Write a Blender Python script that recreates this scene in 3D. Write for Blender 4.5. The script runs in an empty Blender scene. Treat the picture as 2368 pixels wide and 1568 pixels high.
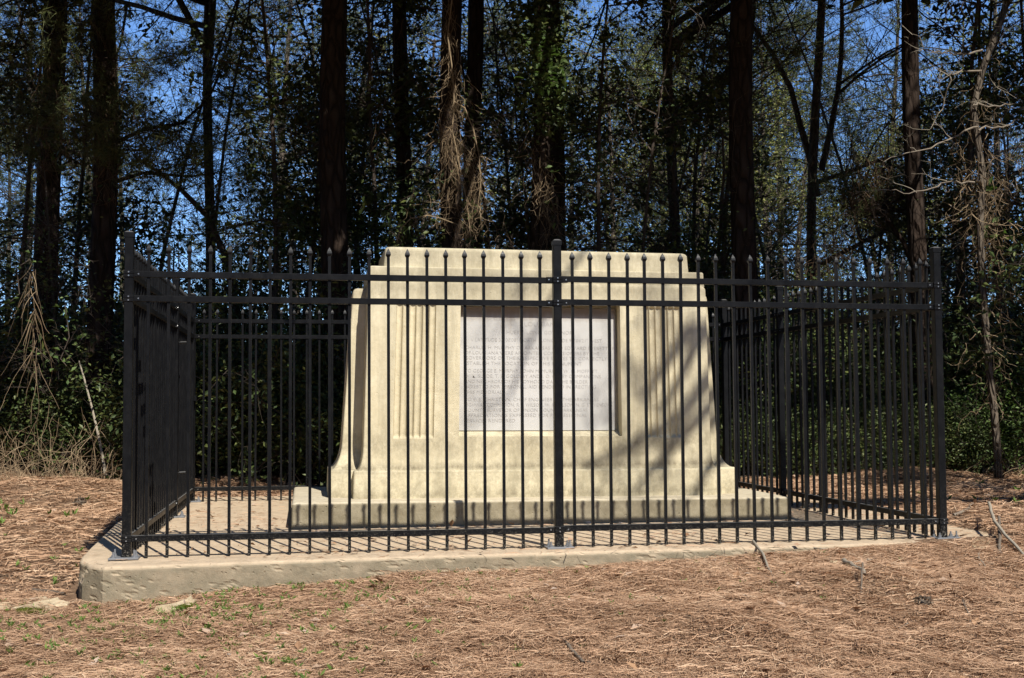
import bpy, math, random
import numpy as np
from mathutils import Matrix, Vector

S = bpy.context.scene
# ------------------------------------------------------------------ camera
CAM = np.array([-1.5756, -7.478, 0.9277])
YAW, PITCH, ROLL, FPX = 0.17, 0.052, -0.0071, 2784.5      # FPX in pixels of a 2368 px wide view
cy_, sy_ = math.cos(YAW), math.sin(YAW)
FW = np.array([sy_*math.cos(PITCH), cy_*math.cos(PITCH), math.sin(PITCH)])
r_ = np.array([cy_, -sy_, 0.0]); u_ = np.cross(r_, FW)
RT = r_*math.cos(ROLL)+u_*math.sin(ROLL); UP = -r_*math.sin(ROLL)+u_*math.cos(ROLL)
cam = bpy.data.cameras.new('camera'); co = bpy.data.objects.new('camera', cam)
S.collection.objects.link(co)
co.matrix_world = Matrix(((RT[0], UP[0], -FW[0], CAM[0]), (RT[1], UP[1], -FW[1], CAM[1]),
                          (RT[2], UP[2], -FW[2], CAM[2]), (0, 0, 0, 1)))
cam.sensor_width = 36; cam.lens = FPX/2368*36; cam.clip_end = 2000; cam.clip_start = 0.05
S.camera = co
# ------------------------------------------------------------------ sky, sun, exposure
SUN = np.array([0.194, -0.645, 0.742]); SUN = SUN/np.linalg.norm(SUN)
EL = math.asin(SUN[2]); AZ = math.atan2(SUN[0], SUN[1])
W = bpy.data.worlds.new('World'); S.world = W; W.use_nodes = True
nt = W.node_tree; bg = nt.nodes['Background']
sky = nt.nodes.new('ShaderNodeTexSky'); sky.sky_type = 'NISHITA'; sky.sun_disc = False
sky.sun_elevation = EL; sky.sun_rotation = AZ
sky.air_density = 0.8; sky.dust_density = 0.0; sky.ozone_density = 9.5
nt.links.new(sky.outputs[0], bg.inputs[0]); bg.inputs[1].default_value = 0.15
sl = bpy.data.lights.new('sun', 'SUN'); sl.energy = 4.9; sl.angle = math.radians(0.53); sl.color = (1, .955, .87)
so = bpy.data.objects.new('sun', sl); S.collection.objects.link(so)
so.rotation_euler = Vector(SUN).to_track_quat('Z', 'Y').to_euler(); so.location = (8, -20, 25)
S.view_settings.view_transform = 'Standard'; S.view_settings.look = 'None'
S.view_settings.exposure = 0.42; S.view_settings.gamma = 1
S.render.engine = 'CYCLES'
S.cycles.max_bounces = 5; S.cycles.diffuse_bounces = 3; S.cycles.glossy_bounces = 2; S.cycles.transmission_bounces = 3

rng = np.random.default_rng(7)
# ------------------------------------------------------------------ numpy helpers
def _h(ix, iy, s):
    n = (ix.astype(np.int64)*374761393+iy.astype(np.int64)*668265263+s*1442695041) & 0x7fffffff
    n = ((n ^ (n >> 13))*1274126177) & 0x7fffffff
    return ((n ^ (n >> 16)) & 0xffff)/65535.0
def vnoise(x, y, s=0):
    x = np.asarray(x, float); y = np.asarray(y, float)
    ix = np.floor(x); iy = np.floor(y); fx = x-ix; fy = y-iy
    fx = fx*fx*(3-2*fx); fy = fy*fy*(3-2*fy)
    a = _h(ix, iy, s); b = _h(ix+1, iy, s); c = _h(ix, iy+1, s); d = _h(ix+1, iy+1, s)
    return (a+(b-a)*fx)*(1-fy)+(c+(d-c)*fx)*fy-0.5
def fbm(x, y, o=4, s=0):
    t = 0; a = 1.0
    for i in range(o):
        t = t+a*vnoise(x, y, s+i*17); x = x*2.03+3.1; y = y*2.03+1.7; a *= .5
    return t
def smooth(a, b, x):
    t = np.clip((x-a)/(b-a), 0, 1); return t*t*(3-2*t)
def unit(v):
    v = np.asarray(v, float); return v/(np.linalg.norm(v, axis=-1, keepdims=True)+1e-12)

class MB:
    """collects vertices and polygons (and a per-vertex tint), builds ONE mesh"""
    def __init__(s): s.v = []; s.f = {}; s.t = []; s.n = 0
    def add(s, v, f, tint=0.5):
        v = np.asarray(v, float).reshape(-1, 3); f = np.asarray(f, int)
        s.f.setdefault(f.shape[1], []).append(f+s.n); s.v.append(v)
        s.t.append(np.broadcast_to(np.asarray(tint, float), (len(v),))); s.n += len(v)
        return s
    def box(s, c, d, tint=.5):
        x, y, z = c; a, b, e = d[0]/2, d[1]/2, d[2]/2
        v = [(x+i*a, y+j*b, z+k*e) for i in (-1, 1) for j in (-1, 1) for k in (-1, 1)]
        s.add(v, [(0, 1, 3, 2), (4, 6, 7, 5), (0, 4, 5, 1), (2, 3, 7, 6), (0, 2, 6, 4), (1, 5, 7, 3)], tint); return s
    def beam(s, p, q, w, h):
        """rectangular bar from p to q; w across, h high"""
        p = np.array(p, float); q = np.array(q, float); d = unit(q-p)
        side = unit(np.cross(d, [0, 0, 1])); up = np.cross(side, d)
        v = [e+side*i*w/2+up*j*h/2 for e in (p, q) for i, j in ((-1, -1), (1, -1), (1, 1), (-1, 1))]
        s.add(v, [(0, 1, 2, 3), (7, 6, 5, 4), (0, 4, 5, 1), (1, 5, 6, 2), (2, 6, 7, 3), (3, 7, 4, 0)]); return s
    def tube(s, P, R, n=5, tint=.5, wob=0):
        P = np.asarray(P, float); R = np.asarray(R, float); m = len(P)
        T = unit(np.gradient(P, axis=0))
        ref = np.where(np.abs(T[:, 2:3]) > .9, np.array([[1., 0, 0]]), np.array([[0., 0, 1]]))
        A = unit(np.cross(T, ref)); B = np.cross(T, A)
        if abs(T[:, 2]).max() > .9 or True:
            for i in range(1, m):      # keep frames continuous
                a = A[i-1]-T[i]*np.dot(A[i-1], T[i]); A[i] = a/(np.linalg.norm(a)+1e-9); B[i] = np.cross(T[i], A[i])
        th = np.arange(n)*2*math.pi/n
        rr = R[:, None]*np.ones((1, n))
        if wob: rr = rr*(1+wob*(fbm(np.arange(n)[None, :]*1.7+P[:, :1]*3, P[:, 2:3]*1.3+np.zeros((1, n)), 3)))
        V = P[:, None, :]+rr[:, :, None]*(np.cos(th)[None, :, None]*A[:, None, :]+np.sin(th)[None, :, None]*B[:, None, :])
        i = np.arange(m-1)[:, None]*n; j = np.arange(n)[None, :]; k = (j+1) % n
        F = np.stack([i+j, i+k, i+n+k, i+n+j], -1).reshape(-1, 4)
        s.add(V.reshape(-1, 3), F, tint); return s
    def cyl(s, p, q, r, n=10, r2=None):
        s.tube([p, q], [r, r if r2 is None else r2], n)
        b = s.n-2*n; 
        s.f.setdefault(n, []).append(np.array([[b+i for i in range(n)][::-1]])); s.f[n].append(np.array([[b+n+i for i in range(n)]])); return s
    def leaves(s, C, size, up=.3, asp=.5, tint=None, droop=0, D=None):
        """one folded leaf (two triangles sharing the midrib) per centre"""
        N = len(C)
        if N == 0: return s
        if D is None:
            D = rng.normal(size=(N, 3)); D[:, 2] = D[:, 2]*.6-droop
        D = unit(D)
        Nn = rng.normal(size=(N, 3)); Nn[:, 2] = np.abs(Nn[:, 2])+up
        Sd = unit(np.cross(D, Nn)); U = np.cross(Sd, D)
        L = (size*rng.uniform(.6, 1.25, N))[:, None]; w = L*asp*.5
        b = C; t = C+D*L; m = C+D*L*.45
        V = np.stack([b, m-Sd*w+U*w*.35, t, m+Sd*w+U*w*.35], 1)
        i = np.arange(N)[:, None]*4
        tt = rng.uniform(0, 1, N) if tint is None else tint
        s.add(V.reshape(-1, 3), np.concatenate([i+[[0, 2, 1]], i+[[0, 3, 2]]]), np.repeat(tt, 4)); return s
    def needles(s, C, D, k, length, width, spread=.6, tint=None):
        """tufts: k thin blades round direction D at every centre"""
        N = len(C)
        C = np.repeat(C, k, 0); D = unit(np.repeat(D, k, 0)+rng.normal(size=(N*k, 3))*spread)
        L = (length*rng.uniform(.7, 1.15, N*k))[:, None]
        Sd = unit(np.cross(D, rng.normal(size=(N*k, 3))))*width/2
        V = np.stack([C-Sd, C+Sd, C+D*L+np.array([0, 0, -1])*L*.12], 1)
        tt = rng.uniform(0, 1, N*k) if tint is None else tint
        s.add(V.reshape(-1, 3), np.arange(N*k*3).reshape(-1, 3), np.repeat(tt, 3)); return s
    def mesh(s, name, mat, smooth_=False):
        me = bpy.data.meshes.new(name)
        V = np.concatenate(s.v) if s.v else np.zeros((0, 3))
        me.vertices.add(len(V)); me.vertices.foreach_set('co', V.astype(np.float32).ravel())
        idx = []; tot = []
        for k in s.f:
            F = np.concatenate(s.f[k]); idx.append(F.ravel()); tot.append(np.full(len(F), k))
        idx = np.concatenate(idx); tot = np.concatenate(tot)
        me.loops.add(len(idx)); me.loops.foreach_set('vertex_index', idx.astype(np.int32))
        me.polygons.add(len(tot)); st = np.concatenate([[0], np.cumsum(tot)[:-1]])
        me.polygons.foreach_set('loop_start', st.astype(np.int32))
        me.polygons.foreach_set('use_smooth', np.full(len(tot), bool(smooth_)))
        at = me.attributes.new('tint', 'FLOAT', 'POINT'); at.data.foreach_set('value', np.concatenate(s.t).astype(np.float32))
        me.update(calc_edges=True); me.validate()
        for m in (mat if isinstance(mat, (list, tuple)) else [mat]): me.materials.append(m)
        return me
    def build(s, name, mat, parent=None, sm=False):
        o = bpy.data.objects.new(name, s.mesh(name, mat, sm)); S.collection.objects.link(o)
        if parent is not None: o.parent = parent
        return o

def tag(o, label=None, cat=None, group=None, kind=None):
    if label: o['label'] = label
    if cat: o['category'] = cat
    if group: o['group'] = group
    if kind: o['kind'] = kind
    return o
def empty(name, loc=(0, 0, 0), rot=(0, 0, 0)):
    o = bpy.data.objects.new(name, None); S.collection.objects.link(o)
    o.location = loc; o.rotation_euler = rot; o.empty_display_size = .1; return o
def copy_tree(o, parent=None):
    c = o.copy(); S.collection.objects.link(c)
    if parent is not None: c.parent = parent
    for ch in [k for k in bpy.data.objects if k.parent == o]: copy_tree(ch, c)
    return c
def bevel(o, w=.006, seg=2):
    m = o.modifiers.new('bevel', 'BEVEL'); m.width = w; m.segments = seg; m.limit_method = 'ANGLE'; m.angle_limit = .6
    return o
def ray(x, y): return FW+RT*(x-1184)/FPX-UP*(y-784)/FPX
def at(x, y, Y):
    d = ray(x, y); return CAM+d*(Y-CAM[1])/d[1]

# ------------------------------------------------------------------ materials
def mat(name, base, rough=.9, spec=.3):
    m = bpy.data.materials.new(name); m.use_nodes = True
    b = m.node_tree.nodes['Principled BSDF']; b.inputs['Base Color'].default_value = (*base, 1)
    b.inputs['Roughness'].default_value = rough; b.inputs['Specular IOR Level'].default_value = spec
    return m, m.node_tree, b
def coords(nt, scale=(1, 1, 1), kind='Object'):
    tc = nt.nodes.new('ShaderNodeTexCoord'); mp = nt.nodes.new('ShaderNodeMapping')
    mp.inputs['Scale'].default_value = scale
    if kind == 'World':
        g = nt.nodes.new('ShaderNodeNewGeometry'); nt.links.new(g.outputs['Position'], mp.inputs[0])
    else: nt.links.new(tc.outputs[kind], mp.inputs[0])
    return mp.outputs[0]
def noise(nt, vec, scale, detail=5, rough=.6):
    n = nt.nodes.new('ShaderNodeTexNoise'); n.inputs['Scale'].default_value = scale
    n.inputs['Detail'].default_value = detail; n.inputs['Roughness'].default_value = rough
    nt.links.new(vec, n.inputs['Vector']); return n.outputs['Fac']
def ramp(nt, fac, stops, interp='LINEAR'):
    r = nt.nodes.new('ShaderNodeValToRGB'); cr = r.color_ramp; cr.interpolation = interp
    while len(cr.elements) < len(stops): cr.elements.new(.5)
    for e, (p, c) in zip(cr.elements, stops):
        e.position = p; e.color = (*c, 1) if len(c) == 3 else c
    nt.links.new(fac, r.inputs[0]); return r.outputs[0]
def mixc(nt, fac, a, b, mode='MIX'):
    m = nt.nodes.new('ShaderNodeMix'); m.data_type = 'RGBA'; m.blend_type = mode
    if isinstance(fac, (int, float)): m.inputs[0].default_value = fac
    else: nt.links.new(fac, m.inputs[0])
    for i, x in ((6, a), (7, b)):
        if isinstance(x, tuple): m.inputs[i].default_value = (*x, 1)
        else: nt.links.new(x, m.inputs[i])
    return m.outputs[2]
def math_(nt, op, a, b=None):
    m = nt.nodes.new('ShaderNodeMath'); m.operation = op
    for i, x in enumerate((a, b)):
        if x is None: continue
        if isinstance(x, (int, float)): m.inputs[i].default_value = x
        else: nt.links.new(x, m.inputs[i])
    return m.outputs[0]
def bump(nt, b, h, strength, dist=.01, prev=None):
    n = nt.nodes.new('ShaderNodeBump'); n.inputs['Strength'].default_value = strength; n.inputs['Distance'].default_value = dist
    nt.links.new(h, n.inputs['Height'])
    if prev is not None: nt.links.new(prev, n.inputs['Normal'])
    if b is not None: nt.links.new(n.outputs[0], b.inputs['Normal'])
    return n.outputs[0]
def attr(nt, name='tint'):
    a = nt.nodes.new('ShaderNodeAttribute'); a.attribute_name = name; return a.outputs['Fac']

def concrete(name, light, dark, stain, streak=.5, bumpy=.5, pits=.5, low=None, high=None, side=None, bands=()):
    m, nt, b = mat(name, light, .92, .2)
    W_ = coords(nt, kind='World')
    c = ramp(nt, noise(nt, W_, 2.6, 7, .68), [(.36, dark), (.60, light)])
    c = mixc(nt, .55, c, ramp(nt, noise(nt, W_, 17, 6, .75), [(.36, dark), (.62, tuple(min(1, q*1.09) for q in light))]))
    c = mixc(nt, math_(nt, 'MULTIPLY', ramp(nt, noise(nt, W_, 55, 4, .7), [(.5, (0, 0, 0)), (.75, (1, 1, 1))]), .35), c, dark)
    # weather streaks running down
    Ws = coords(nt, (9, 9, .9), 'World')
    st = ramp(nt, noise(nt, Ws, 1.0, 5, .65), [(.47, (0, 0, 0)), (.68, (1, 1, 1))])
    c = mixc(nt, math_(nt, 'MULTIPLY', st, streak), c, stain)
    if low:      # grime band just above z0, height h
        z0, h, amt = low
        g = nt.nodes.new('ShaderNodeNewGeometry'); sx = nt.nodes.new('ShaderNodeSeparateXYZ'); nt.links.new(g.outputs['Position'], sx.inputs[0])
        k = math_(nt, 'DIVIDE', math_(nt, 'SUBTRACT', sx.outputs[2], z0), h)
        k = math_(nt, 'SUBTRACT', 1.0, k)
        k = math_(nt, 'MULTIPLY', k, math_(nt, 'MULTIPLY', ramp(nt, noise(nt, coords(nt, (1, 1, .75), 'World'), 13, 10, .85), [(.42, (0, 0, 0)), (.74, (1, 1, 1))]), amt))
        n = nt.nodes.new('ShaderNodeClamp'); nt.links.new(k, n.inputs[0])
        c = mixc(nt, n.outputs[0], c, stain)
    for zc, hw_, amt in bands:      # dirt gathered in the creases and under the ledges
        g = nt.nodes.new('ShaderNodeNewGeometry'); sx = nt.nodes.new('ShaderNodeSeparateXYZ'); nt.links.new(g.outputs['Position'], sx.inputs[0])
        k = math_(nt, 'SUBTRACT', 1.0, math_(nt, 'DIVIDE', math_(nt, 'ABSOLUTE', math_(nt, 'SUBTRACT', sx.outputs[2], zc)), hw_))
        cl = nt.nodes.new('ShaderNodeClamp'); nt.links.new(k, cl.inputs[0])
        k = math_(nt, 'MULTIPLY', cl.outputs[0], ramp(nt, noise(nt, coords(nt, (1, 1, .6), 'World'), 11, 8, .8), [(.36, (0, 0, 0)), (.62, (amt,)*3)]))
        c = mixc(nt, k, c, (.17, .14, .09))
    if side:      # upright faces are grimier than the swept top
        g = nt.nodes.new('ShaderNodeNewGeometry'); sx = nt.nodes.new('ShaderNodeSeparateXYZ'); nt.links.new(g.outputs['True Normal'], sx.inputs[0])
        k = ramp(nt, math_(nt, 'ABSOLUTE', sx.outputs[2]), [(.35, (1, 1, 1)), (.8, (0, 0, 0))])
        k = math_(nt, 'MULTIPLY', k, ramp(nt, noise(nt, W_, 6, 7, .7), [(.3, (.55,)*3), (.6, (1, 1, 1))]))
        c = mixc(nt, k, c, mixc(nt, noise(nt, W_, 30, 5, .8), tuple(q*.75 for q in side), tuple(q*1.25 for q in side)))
    if high:
        g = nt.nodes.new('ShaderNodeNewGeometry'); sx = nt.nodes.new('ShaderNodeSeparateXYZ'); nt.links.new(g.outputs['Position'], sx.inputs[0])
        k = ramp(nt, math_(nt, 'SUBTRACT', sx.outputs[2], high[0]), [(0, (0, 0, 0)), (.2, (1, 1, 1))])
        k = math_(nt, 'MULTIPLY', k, ramp(nt, noise(nt, coords(nt, (1.6, 1, .5), 'World'), 4, 8, .75), [(.36, (0, 0, 0)), (.62, (1, 1, 1))]))
        c = mixc(nt, math_(nt, 'MULTIPLY', k, high[1]), c, (.30, .26, .175))
    sp = ramp(nt, noise(nt, W_, 38, 3, .8), [(.69, (0, 0, 0)), (.74, (1, 1, 1))])
    c = mixc(nt, math_(nt, 'MULTIPLY', sp, .6*pits), c, (stain[0]*.45, stain[1]*.42, stain[2]*.4))
    nt.links.new(c, b.inputs['Base Color'])
    n1 = bump(nt, None, noise(nt, W_, 160, 4, .8), .5*bumpy, .004)
    n2 = bump(nt, None, noise(nt, W_, 14, 5, .6), .5*bumpy, .012, n1)
    v = nt.nodes.new('ShaderNodeTexVoronoi'); v.inputs['Scale'].default_value = 22
    nt.links.new(W_, v.inputs['Vector'])
    pm = ramp(nt, v.outputs['Distance'], [(0, (0, 0, 0)), (.16, (1, 1, 1))])
    bump(nt, b, pm, pits*.7, .01, n2)
    return m
M = {}
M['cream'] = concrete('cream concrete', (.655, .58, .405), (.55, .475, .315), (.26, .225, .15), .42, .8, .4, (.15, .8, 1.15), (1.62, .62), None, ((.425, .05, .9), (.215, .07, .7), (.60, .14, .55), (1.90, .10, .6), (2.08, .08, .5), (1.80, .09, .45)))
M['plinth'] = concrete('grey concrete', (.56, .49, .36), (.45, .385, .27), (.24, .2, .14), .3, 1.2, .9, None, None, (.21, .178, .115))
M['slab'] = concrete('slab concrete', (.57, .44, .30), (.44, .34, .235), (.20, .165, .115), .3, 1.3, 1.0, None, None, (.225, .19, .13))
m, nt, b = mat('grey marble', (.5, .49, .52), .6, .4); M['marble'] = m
W_ = coords(nt, kind='World')
c = ramp(nt, noise(nt, W_, 2.2, 6, .6), [(.3, (.42, .405, .375)), (.7, (.57, .55, .515))])
st = ramp(nt, noise(nt, coords(nt, (7, 1, .8), 'World'), 1.3, 4, .6), [(.56, (0, 0, 0)), (.75, (1, 1, 1))])
g = nt.nodes.new('ShaderNodeNewGeometry'); sx = nt.nodes.new('ShaderNodeSeparateXYZ'); nt.links.new(g.outputs['Position'], sx.inputs[0])
top = ramp(nt, math_(nt, 'SUBTRACT', sx.outputs[2], .9), [(.35, (0, 0, 0)), (.78, (1, 1, 1))])
c = mixc(nt, math_(nt, 'MULTIPLY', math_(nt, 'MULTIPLY', st, top), .75), c, (.26, .19, .12))
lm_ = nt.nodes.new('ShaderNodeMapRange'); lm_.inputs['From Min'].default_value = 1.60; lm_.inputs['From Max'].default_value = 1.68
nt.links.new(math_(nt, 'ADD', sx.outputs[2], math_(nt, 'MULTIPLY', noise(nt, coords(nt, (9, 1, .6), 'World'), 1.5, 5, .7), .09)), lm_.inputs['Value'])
c = mixc(nt, math_(nt, 'MULTIPLY', lm_.outputs[0], .85), c, (.20, .145, .095))  # brown stain at the tablet top, painted to deepen the niche shadow too
nt.links.new(c, b.inputs['Base Color']); bump(nt, b, noise(nt, W_, 90, 3), .25, .003)
m, nt, b = mat('shaded letters on marble', (.40, .38, .355), .9, .1); M['letter'] = m  # flat letters; darker grey puts the shade of engraving into the colour
m, nt, b = mat('black painted steel', (.012, .013, .016), .42, .2); M['paint'] = m
W_ = coords(nt, kind='World')
dust = ramp(nt, noise(nt, coords(nt, (1, 1, .5), 'World'), 16, 6, .7), [(.45, (.0028, .003, .0038)), (.72, (.008, .008, .0085))])
g = nt.nodes.new('ShaderNodeNewGeometry'); sx = nt.nodes.new('ShaderNodeSeparateXYZ'); nt.links.new(g.outputs['Position'], sx.inputs[0])
lowm = ramp(nt, sx.outputs[2], [(.0, (1, 1, 1)), (.14, (.12, .12, .12)), (.5, (0, 0, 0))])
fl = ramp(nt, noise(nt, W_, 130, 3, .8), [(.56, (0, 0, 0)), (.64, (1, 1, 1))])
c = mixc(nt, math_(nt, 'MULTIPLY', fl, lowm), dust, (.30, .27, .22))
g2 = nt.nodes.new('ShaderNodeNewGeometry'); s2 = nt.nodes.new('ShaderNodeSeparateXYZ'); nt.links.new(g2.outputs['True Normal'], s2.inputs[0])
c = mixc(nt, ramp(nt, s2.outputs[2], [(.7, (0, 0, 0)), (.9, (.8, .8, .8))]), c, (.16, .155, .145))      # dust and a painted sun highlight on upward faces
nt.links.new(c, b.inputs['Base Color']); nt.links.new(ramp(nt, noise(nt, W_, 20, 4), [(.3, (.36,)*3), (.7, (.5,)*3)]), b.inputs['Roughness'])
m, nt, b = mat('weathered zinc', (.22, .225, .235), .5, .5); b.inputs['Metallic'].default_value = .35; M['zinc'] = m
m, nt, b = mat('bare screw steel', (.5, .5, .5), .3, .5); b.inputs['Metallic'].default_value = .9; M['screw'] = m

def bark(name, a, bb, light, vs=4):
    m, nt, b = mat(name, a, .95, .12)
    g = nt.nodes.new('ShaderNodeTexCoord'); mp = nt.nodes.new('ShaderNodeMapping'); mp.inputs['Scale'].default_value = (1, 1, .28)
    nt.links.new(g.outputs['Object'], mp.inputs[0]); v_ = mp.outputs[0]
    vo = nt.nodes.new('ShaderNodeTexVoronoi'); vo.inputs['Scale'].default_value = vs*3; vo.feature = 'DISTANCE_TO_EDGE'
    wn = nt.nodes.new('ShaderNodeTexNoise'); wn.inputs['Scale'].default_value = 6; nt.links.new(v_, wn.inputs['Vector'])
    add = nt.nodes.new('ShaderNodeMix'); add.data_type = 'RGBA'; add.inputs[0].default_value = .12
    nt.links.new(v_, add.inputs[6]); nt.links.new(wn.outputs['Color'], add.inputs[7]); nt.links.new(add.outputs[2], vo.inputs['Vector'])
    c = ramp(nt, vo.outputs['Distance'], [(0, bb), (.12, a), (.5, light)])
    c = mixc(nt, noise(nt, v_, 30, 4), c, a)
    nt.links.new(c, b.inputs['Base Color'])
    bump(nt, b, ramp(nt, vo.outputs['Distance'], [(0, (0, 0, 0)), (.2, (1, 1, 1))]), .9, .03, bump(nt, None, noise(nt, v_, 40, 5), .6, .01))
    return m
M['pine_bark'] = bark('pine bark', (.042, .029, .022), (.012, .008, .006), (.08, .062, .05))
M['grey_bark'] = bark('grey bark', (.13, .105, .08), (.06, .045, .035), (.22, .19, .15), 7)
def tinted(name, stops, rough=.6, spec=.4, trans=0.0, world=1.2):
    m, nt, b = mat(name, stops[0][1], rough, spec)
    t = attr(nt)
    n = noise(nt, coords(nt, kind='World'), world, 3)
    f = math_(nt, 'ADD', math_(nt, 'MULTIPLY', t, .65), math_(nt, 'MULTIPLY', n, .35))
    c = ramp(nt, f, stops); nt.links.new(c, b.inputs['Base Color'])
    if trans:
        tr = nt.nodes.new('ShaderNodeBsdfTranslucent'); mx = nt.nodes.new('ShaderNodeMixShader'); mx.inputs[0].default_value = trans
        nt.links.new(mixc(nt, 1.0, c, (1.0, 1.25, .6), 'MULTIPLY'), tr.inputs[0])
        out = nt.nodes['Material Output']
        nt.links.new(b.outputs[0], mx.inputs[1]); nt.links.new(tr.outputs[0], mx.inputs[2]); nt.links.new(mx.outputs[0], out.inputs[0])
    return m
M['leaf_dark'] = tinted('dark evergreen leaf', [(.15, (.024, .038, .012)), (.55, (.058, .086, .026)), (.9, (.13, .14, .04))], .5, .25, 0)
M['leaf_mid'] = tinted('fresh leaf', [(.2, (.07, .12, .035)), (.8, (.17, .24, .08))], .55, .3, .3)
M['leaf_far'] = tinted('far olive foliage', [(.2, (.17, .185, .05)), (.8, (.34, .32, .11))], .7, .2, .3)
M['pine_leaf'] = tinted('pine needles', [(.2, (.045, .065, .022)), (.8, (.13, .14, .045))], .6, .3, 0)
M['dead_vine'] = tinted('dead vine strands', [(.2, (.15, .10, .06)), (.8, (.36, .27, .17))], .9, .15)
M['brown_vine'] = tinted('brown dead straw', [(.2, (.055, .033, .02)), (.8, (.15, .10, .06))], .9, .15)
M['twig'] = tinted('bare twig', [(.2, (.055, .042, .034)), (.8, (.13, .105, .085))], .9, .15)
M['stick'] = tinted('fallen stick bark', [(.1, (.10, .075, .055)), (.5, (.22, .18, .14)), (.9, (.36, .32, .25))], .9, .15, 0, 30)
M['litter'] = tinted('pine straw', [(.08, (.13, .070, .040)), (.34, (.39, .235, .140)), (.62, (.54, .35, .22)), (.92, (.68, .52, .35))], .7, .25, 0, 1.6)
M['deadleaf'] = tinted('dead leaf', [(.15, (.17, .09, .05)), (.5, (.34, .20, .11)), (.8, (.42, .33, .26)), (.95, (.5, .44, .38))], .8, .2, 0, 8)
M['weed'] = tinted('small weed', [(.2, (.09, .15, .03)), (.8, (.19, .27, .06))], .6, .3, .3)
m, nt, b = mat('soil and broken straw', (.2, .12, .07), .95, .1); M['ground'] = m
W_ = coords(nt, kind='World')
c = ramp(nt, noise(nt, W_, 45, 8, .75), [(.3, (.12, .072, .045)), (.5, (.30, .185, .115)), (.7, (.44, .295, .19))])
c = mixc(nt, ramp(nt, noise(nt, W_, 1.1, 4), [(.45, (0, 0, 0)), (.6, (.5, .5, .5))]), c, (.20, .145, .10))
nt.links.new(c, b.inputs['Base Color']); bump(nt, b, noise(nt, W_, 120, 6, .8), 1.0, .02)
m, nt, b = mat('mossy sandstone', (.5, .4, .26), .95, .15); M['stone'] = m
g = nt.nodes.new('ShaderNodeNewGeometry'); sx = nt.nodes.new('ShaderNodeSeparateXYZ'); nt.links.new(g.outputs['Normal'], sx.inputs[0])
c = ramp(nt, noise(nt, coords(nt, kind='World'), 9, 6, .7), [(.35, (.34, .26, .16)), (.65, (.56, .46, .31))])
nt.links.new(c, b.inputs['Base Color']); bump(nt, b, noise(nt, coords(nt, kind='World'), 60, 5), .8, .01)
m, nt, b = mat('moss', (.15, .19, .02), 1, .05); M['moss'] = m
c = ramp(nt, noise(nt, coords(nt, kind='World'), 70, 5), [(.3, (.08, .11, .012)), (.7, (.22, .26, .035))])
nt.links.new(c, b.inputs['Base Color']); bump(nt, b, noise(nt, coords(nt, kind='World'), 200, 4), 1, .02)
# ------------------------------------------------------------------ ground
def zs(x): return .005-.0035*np.clip(x, -4, 4)
FX = np.array([-4.5, -2.86, -2.58, -2.26, -1.79, -1.49, -.98, -.06, .53, 1.24, 1.97, 2.62, 3.3, 5])
FZ = np.array([-.23, -.20, -.205, -.175, -.150, -.135, -.100, -.092, -.072, -.050, -.02, .0, .02, .03])
def terrain(x, y, fine=True):
    x = np.asarray(x, float); y = np.asarray(y, float)
    zf = np.interp(x, FX, FZ)
    front = zf+(y+.17)*((zf+.67)/7.3)
    front = np.where(y < -8, -.67+(y+8)*.01, front)
    kl = smooth(-.17, 3.2, y)
    left = -.215*(1-kl)+.0*kl
    k = smooth(-2.7, -3.1, x)
    back = -.03+k*(left+.03)+smooth(2.95, 3.4, x)*(.06)
    z = np.where(y < -.17, front, front*(1-smooth(-.17, .25, y))+back*smooth(-.17, .25, y))
    z = np.where((y > -.17) & (x < -2.85), -.215*(1-kl), z)
    z = z+smooth(5.2, 8.5, y)*.10
    inside = (x > -2.7) & (x < 3.0) & (y > .15) & (y < 4.6)
    z = np.where(inside, -.12, z)
    out = np.clip(np.maximum(np.maximum(-2.9-x, x-3.1), np.maximum(-.35-y, y-4.9)), 0, 1.2)/1.2
    z = z+out*(.11*fbm(x*.8, y*.8, 3, 3)+.05*fbm(x*2.6+5, y*2.6, 3, 9)+.012)
    if fine: z = z+out**.5*.035*fbm(x*7, y*7, 3, 21)
    # the loose heap of straw with its hole, front centre, and the heap at the right
    for hx, hy, rr, hh in ((-1.0, -1.35, .42, .085), (.35, -2.0, .5, .07), (1.5, -1.2, .4, .06), (-1.95, .02, .12, 0), (-4.0, 5.2, .9, .12)):
        z = z+hh*np.exp(-((x-hx)**2+(y-hy)**2)/rr**2)
    z = z-.09*np.exp(-((x+.78)**2+(y+1.33)**2)/.045**2)
    return z
def axis(lo, hi, step, far):
    a = [lo]; d = step
    while a[-1] > -far: d *= 1.25; a.append(a[-1]-d)
    b = [hi]; d = step
    while b[-1] < far: d *= 1.25; b.append(b[-1]+d)
    return np.array(a[::-1][:-1]+list(np.arange(lo, hi, step))+b)
gx = axis(-5.4, 5.4, .03, 400); gy = axis(-4.2, 8.0, .035, 400)
X, Y = np.meshgrid(gx, gy); Z = terrain(X, Y)
mb = MB(); nx = len(gx); ny = len(gy)
i = np.arange(ny-1)[:, None]*nx+np.arange(nx-1)[None, :]
mb.add(np.stack([X, Y, Z], -1).reshape(-1, 3), np.stack([i, i+1, i+nx+1, i+nx], -1).reshape(-1, 4))
tag(mb.build('ground', M['ground'], sm=True), kind='structure')

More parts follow.
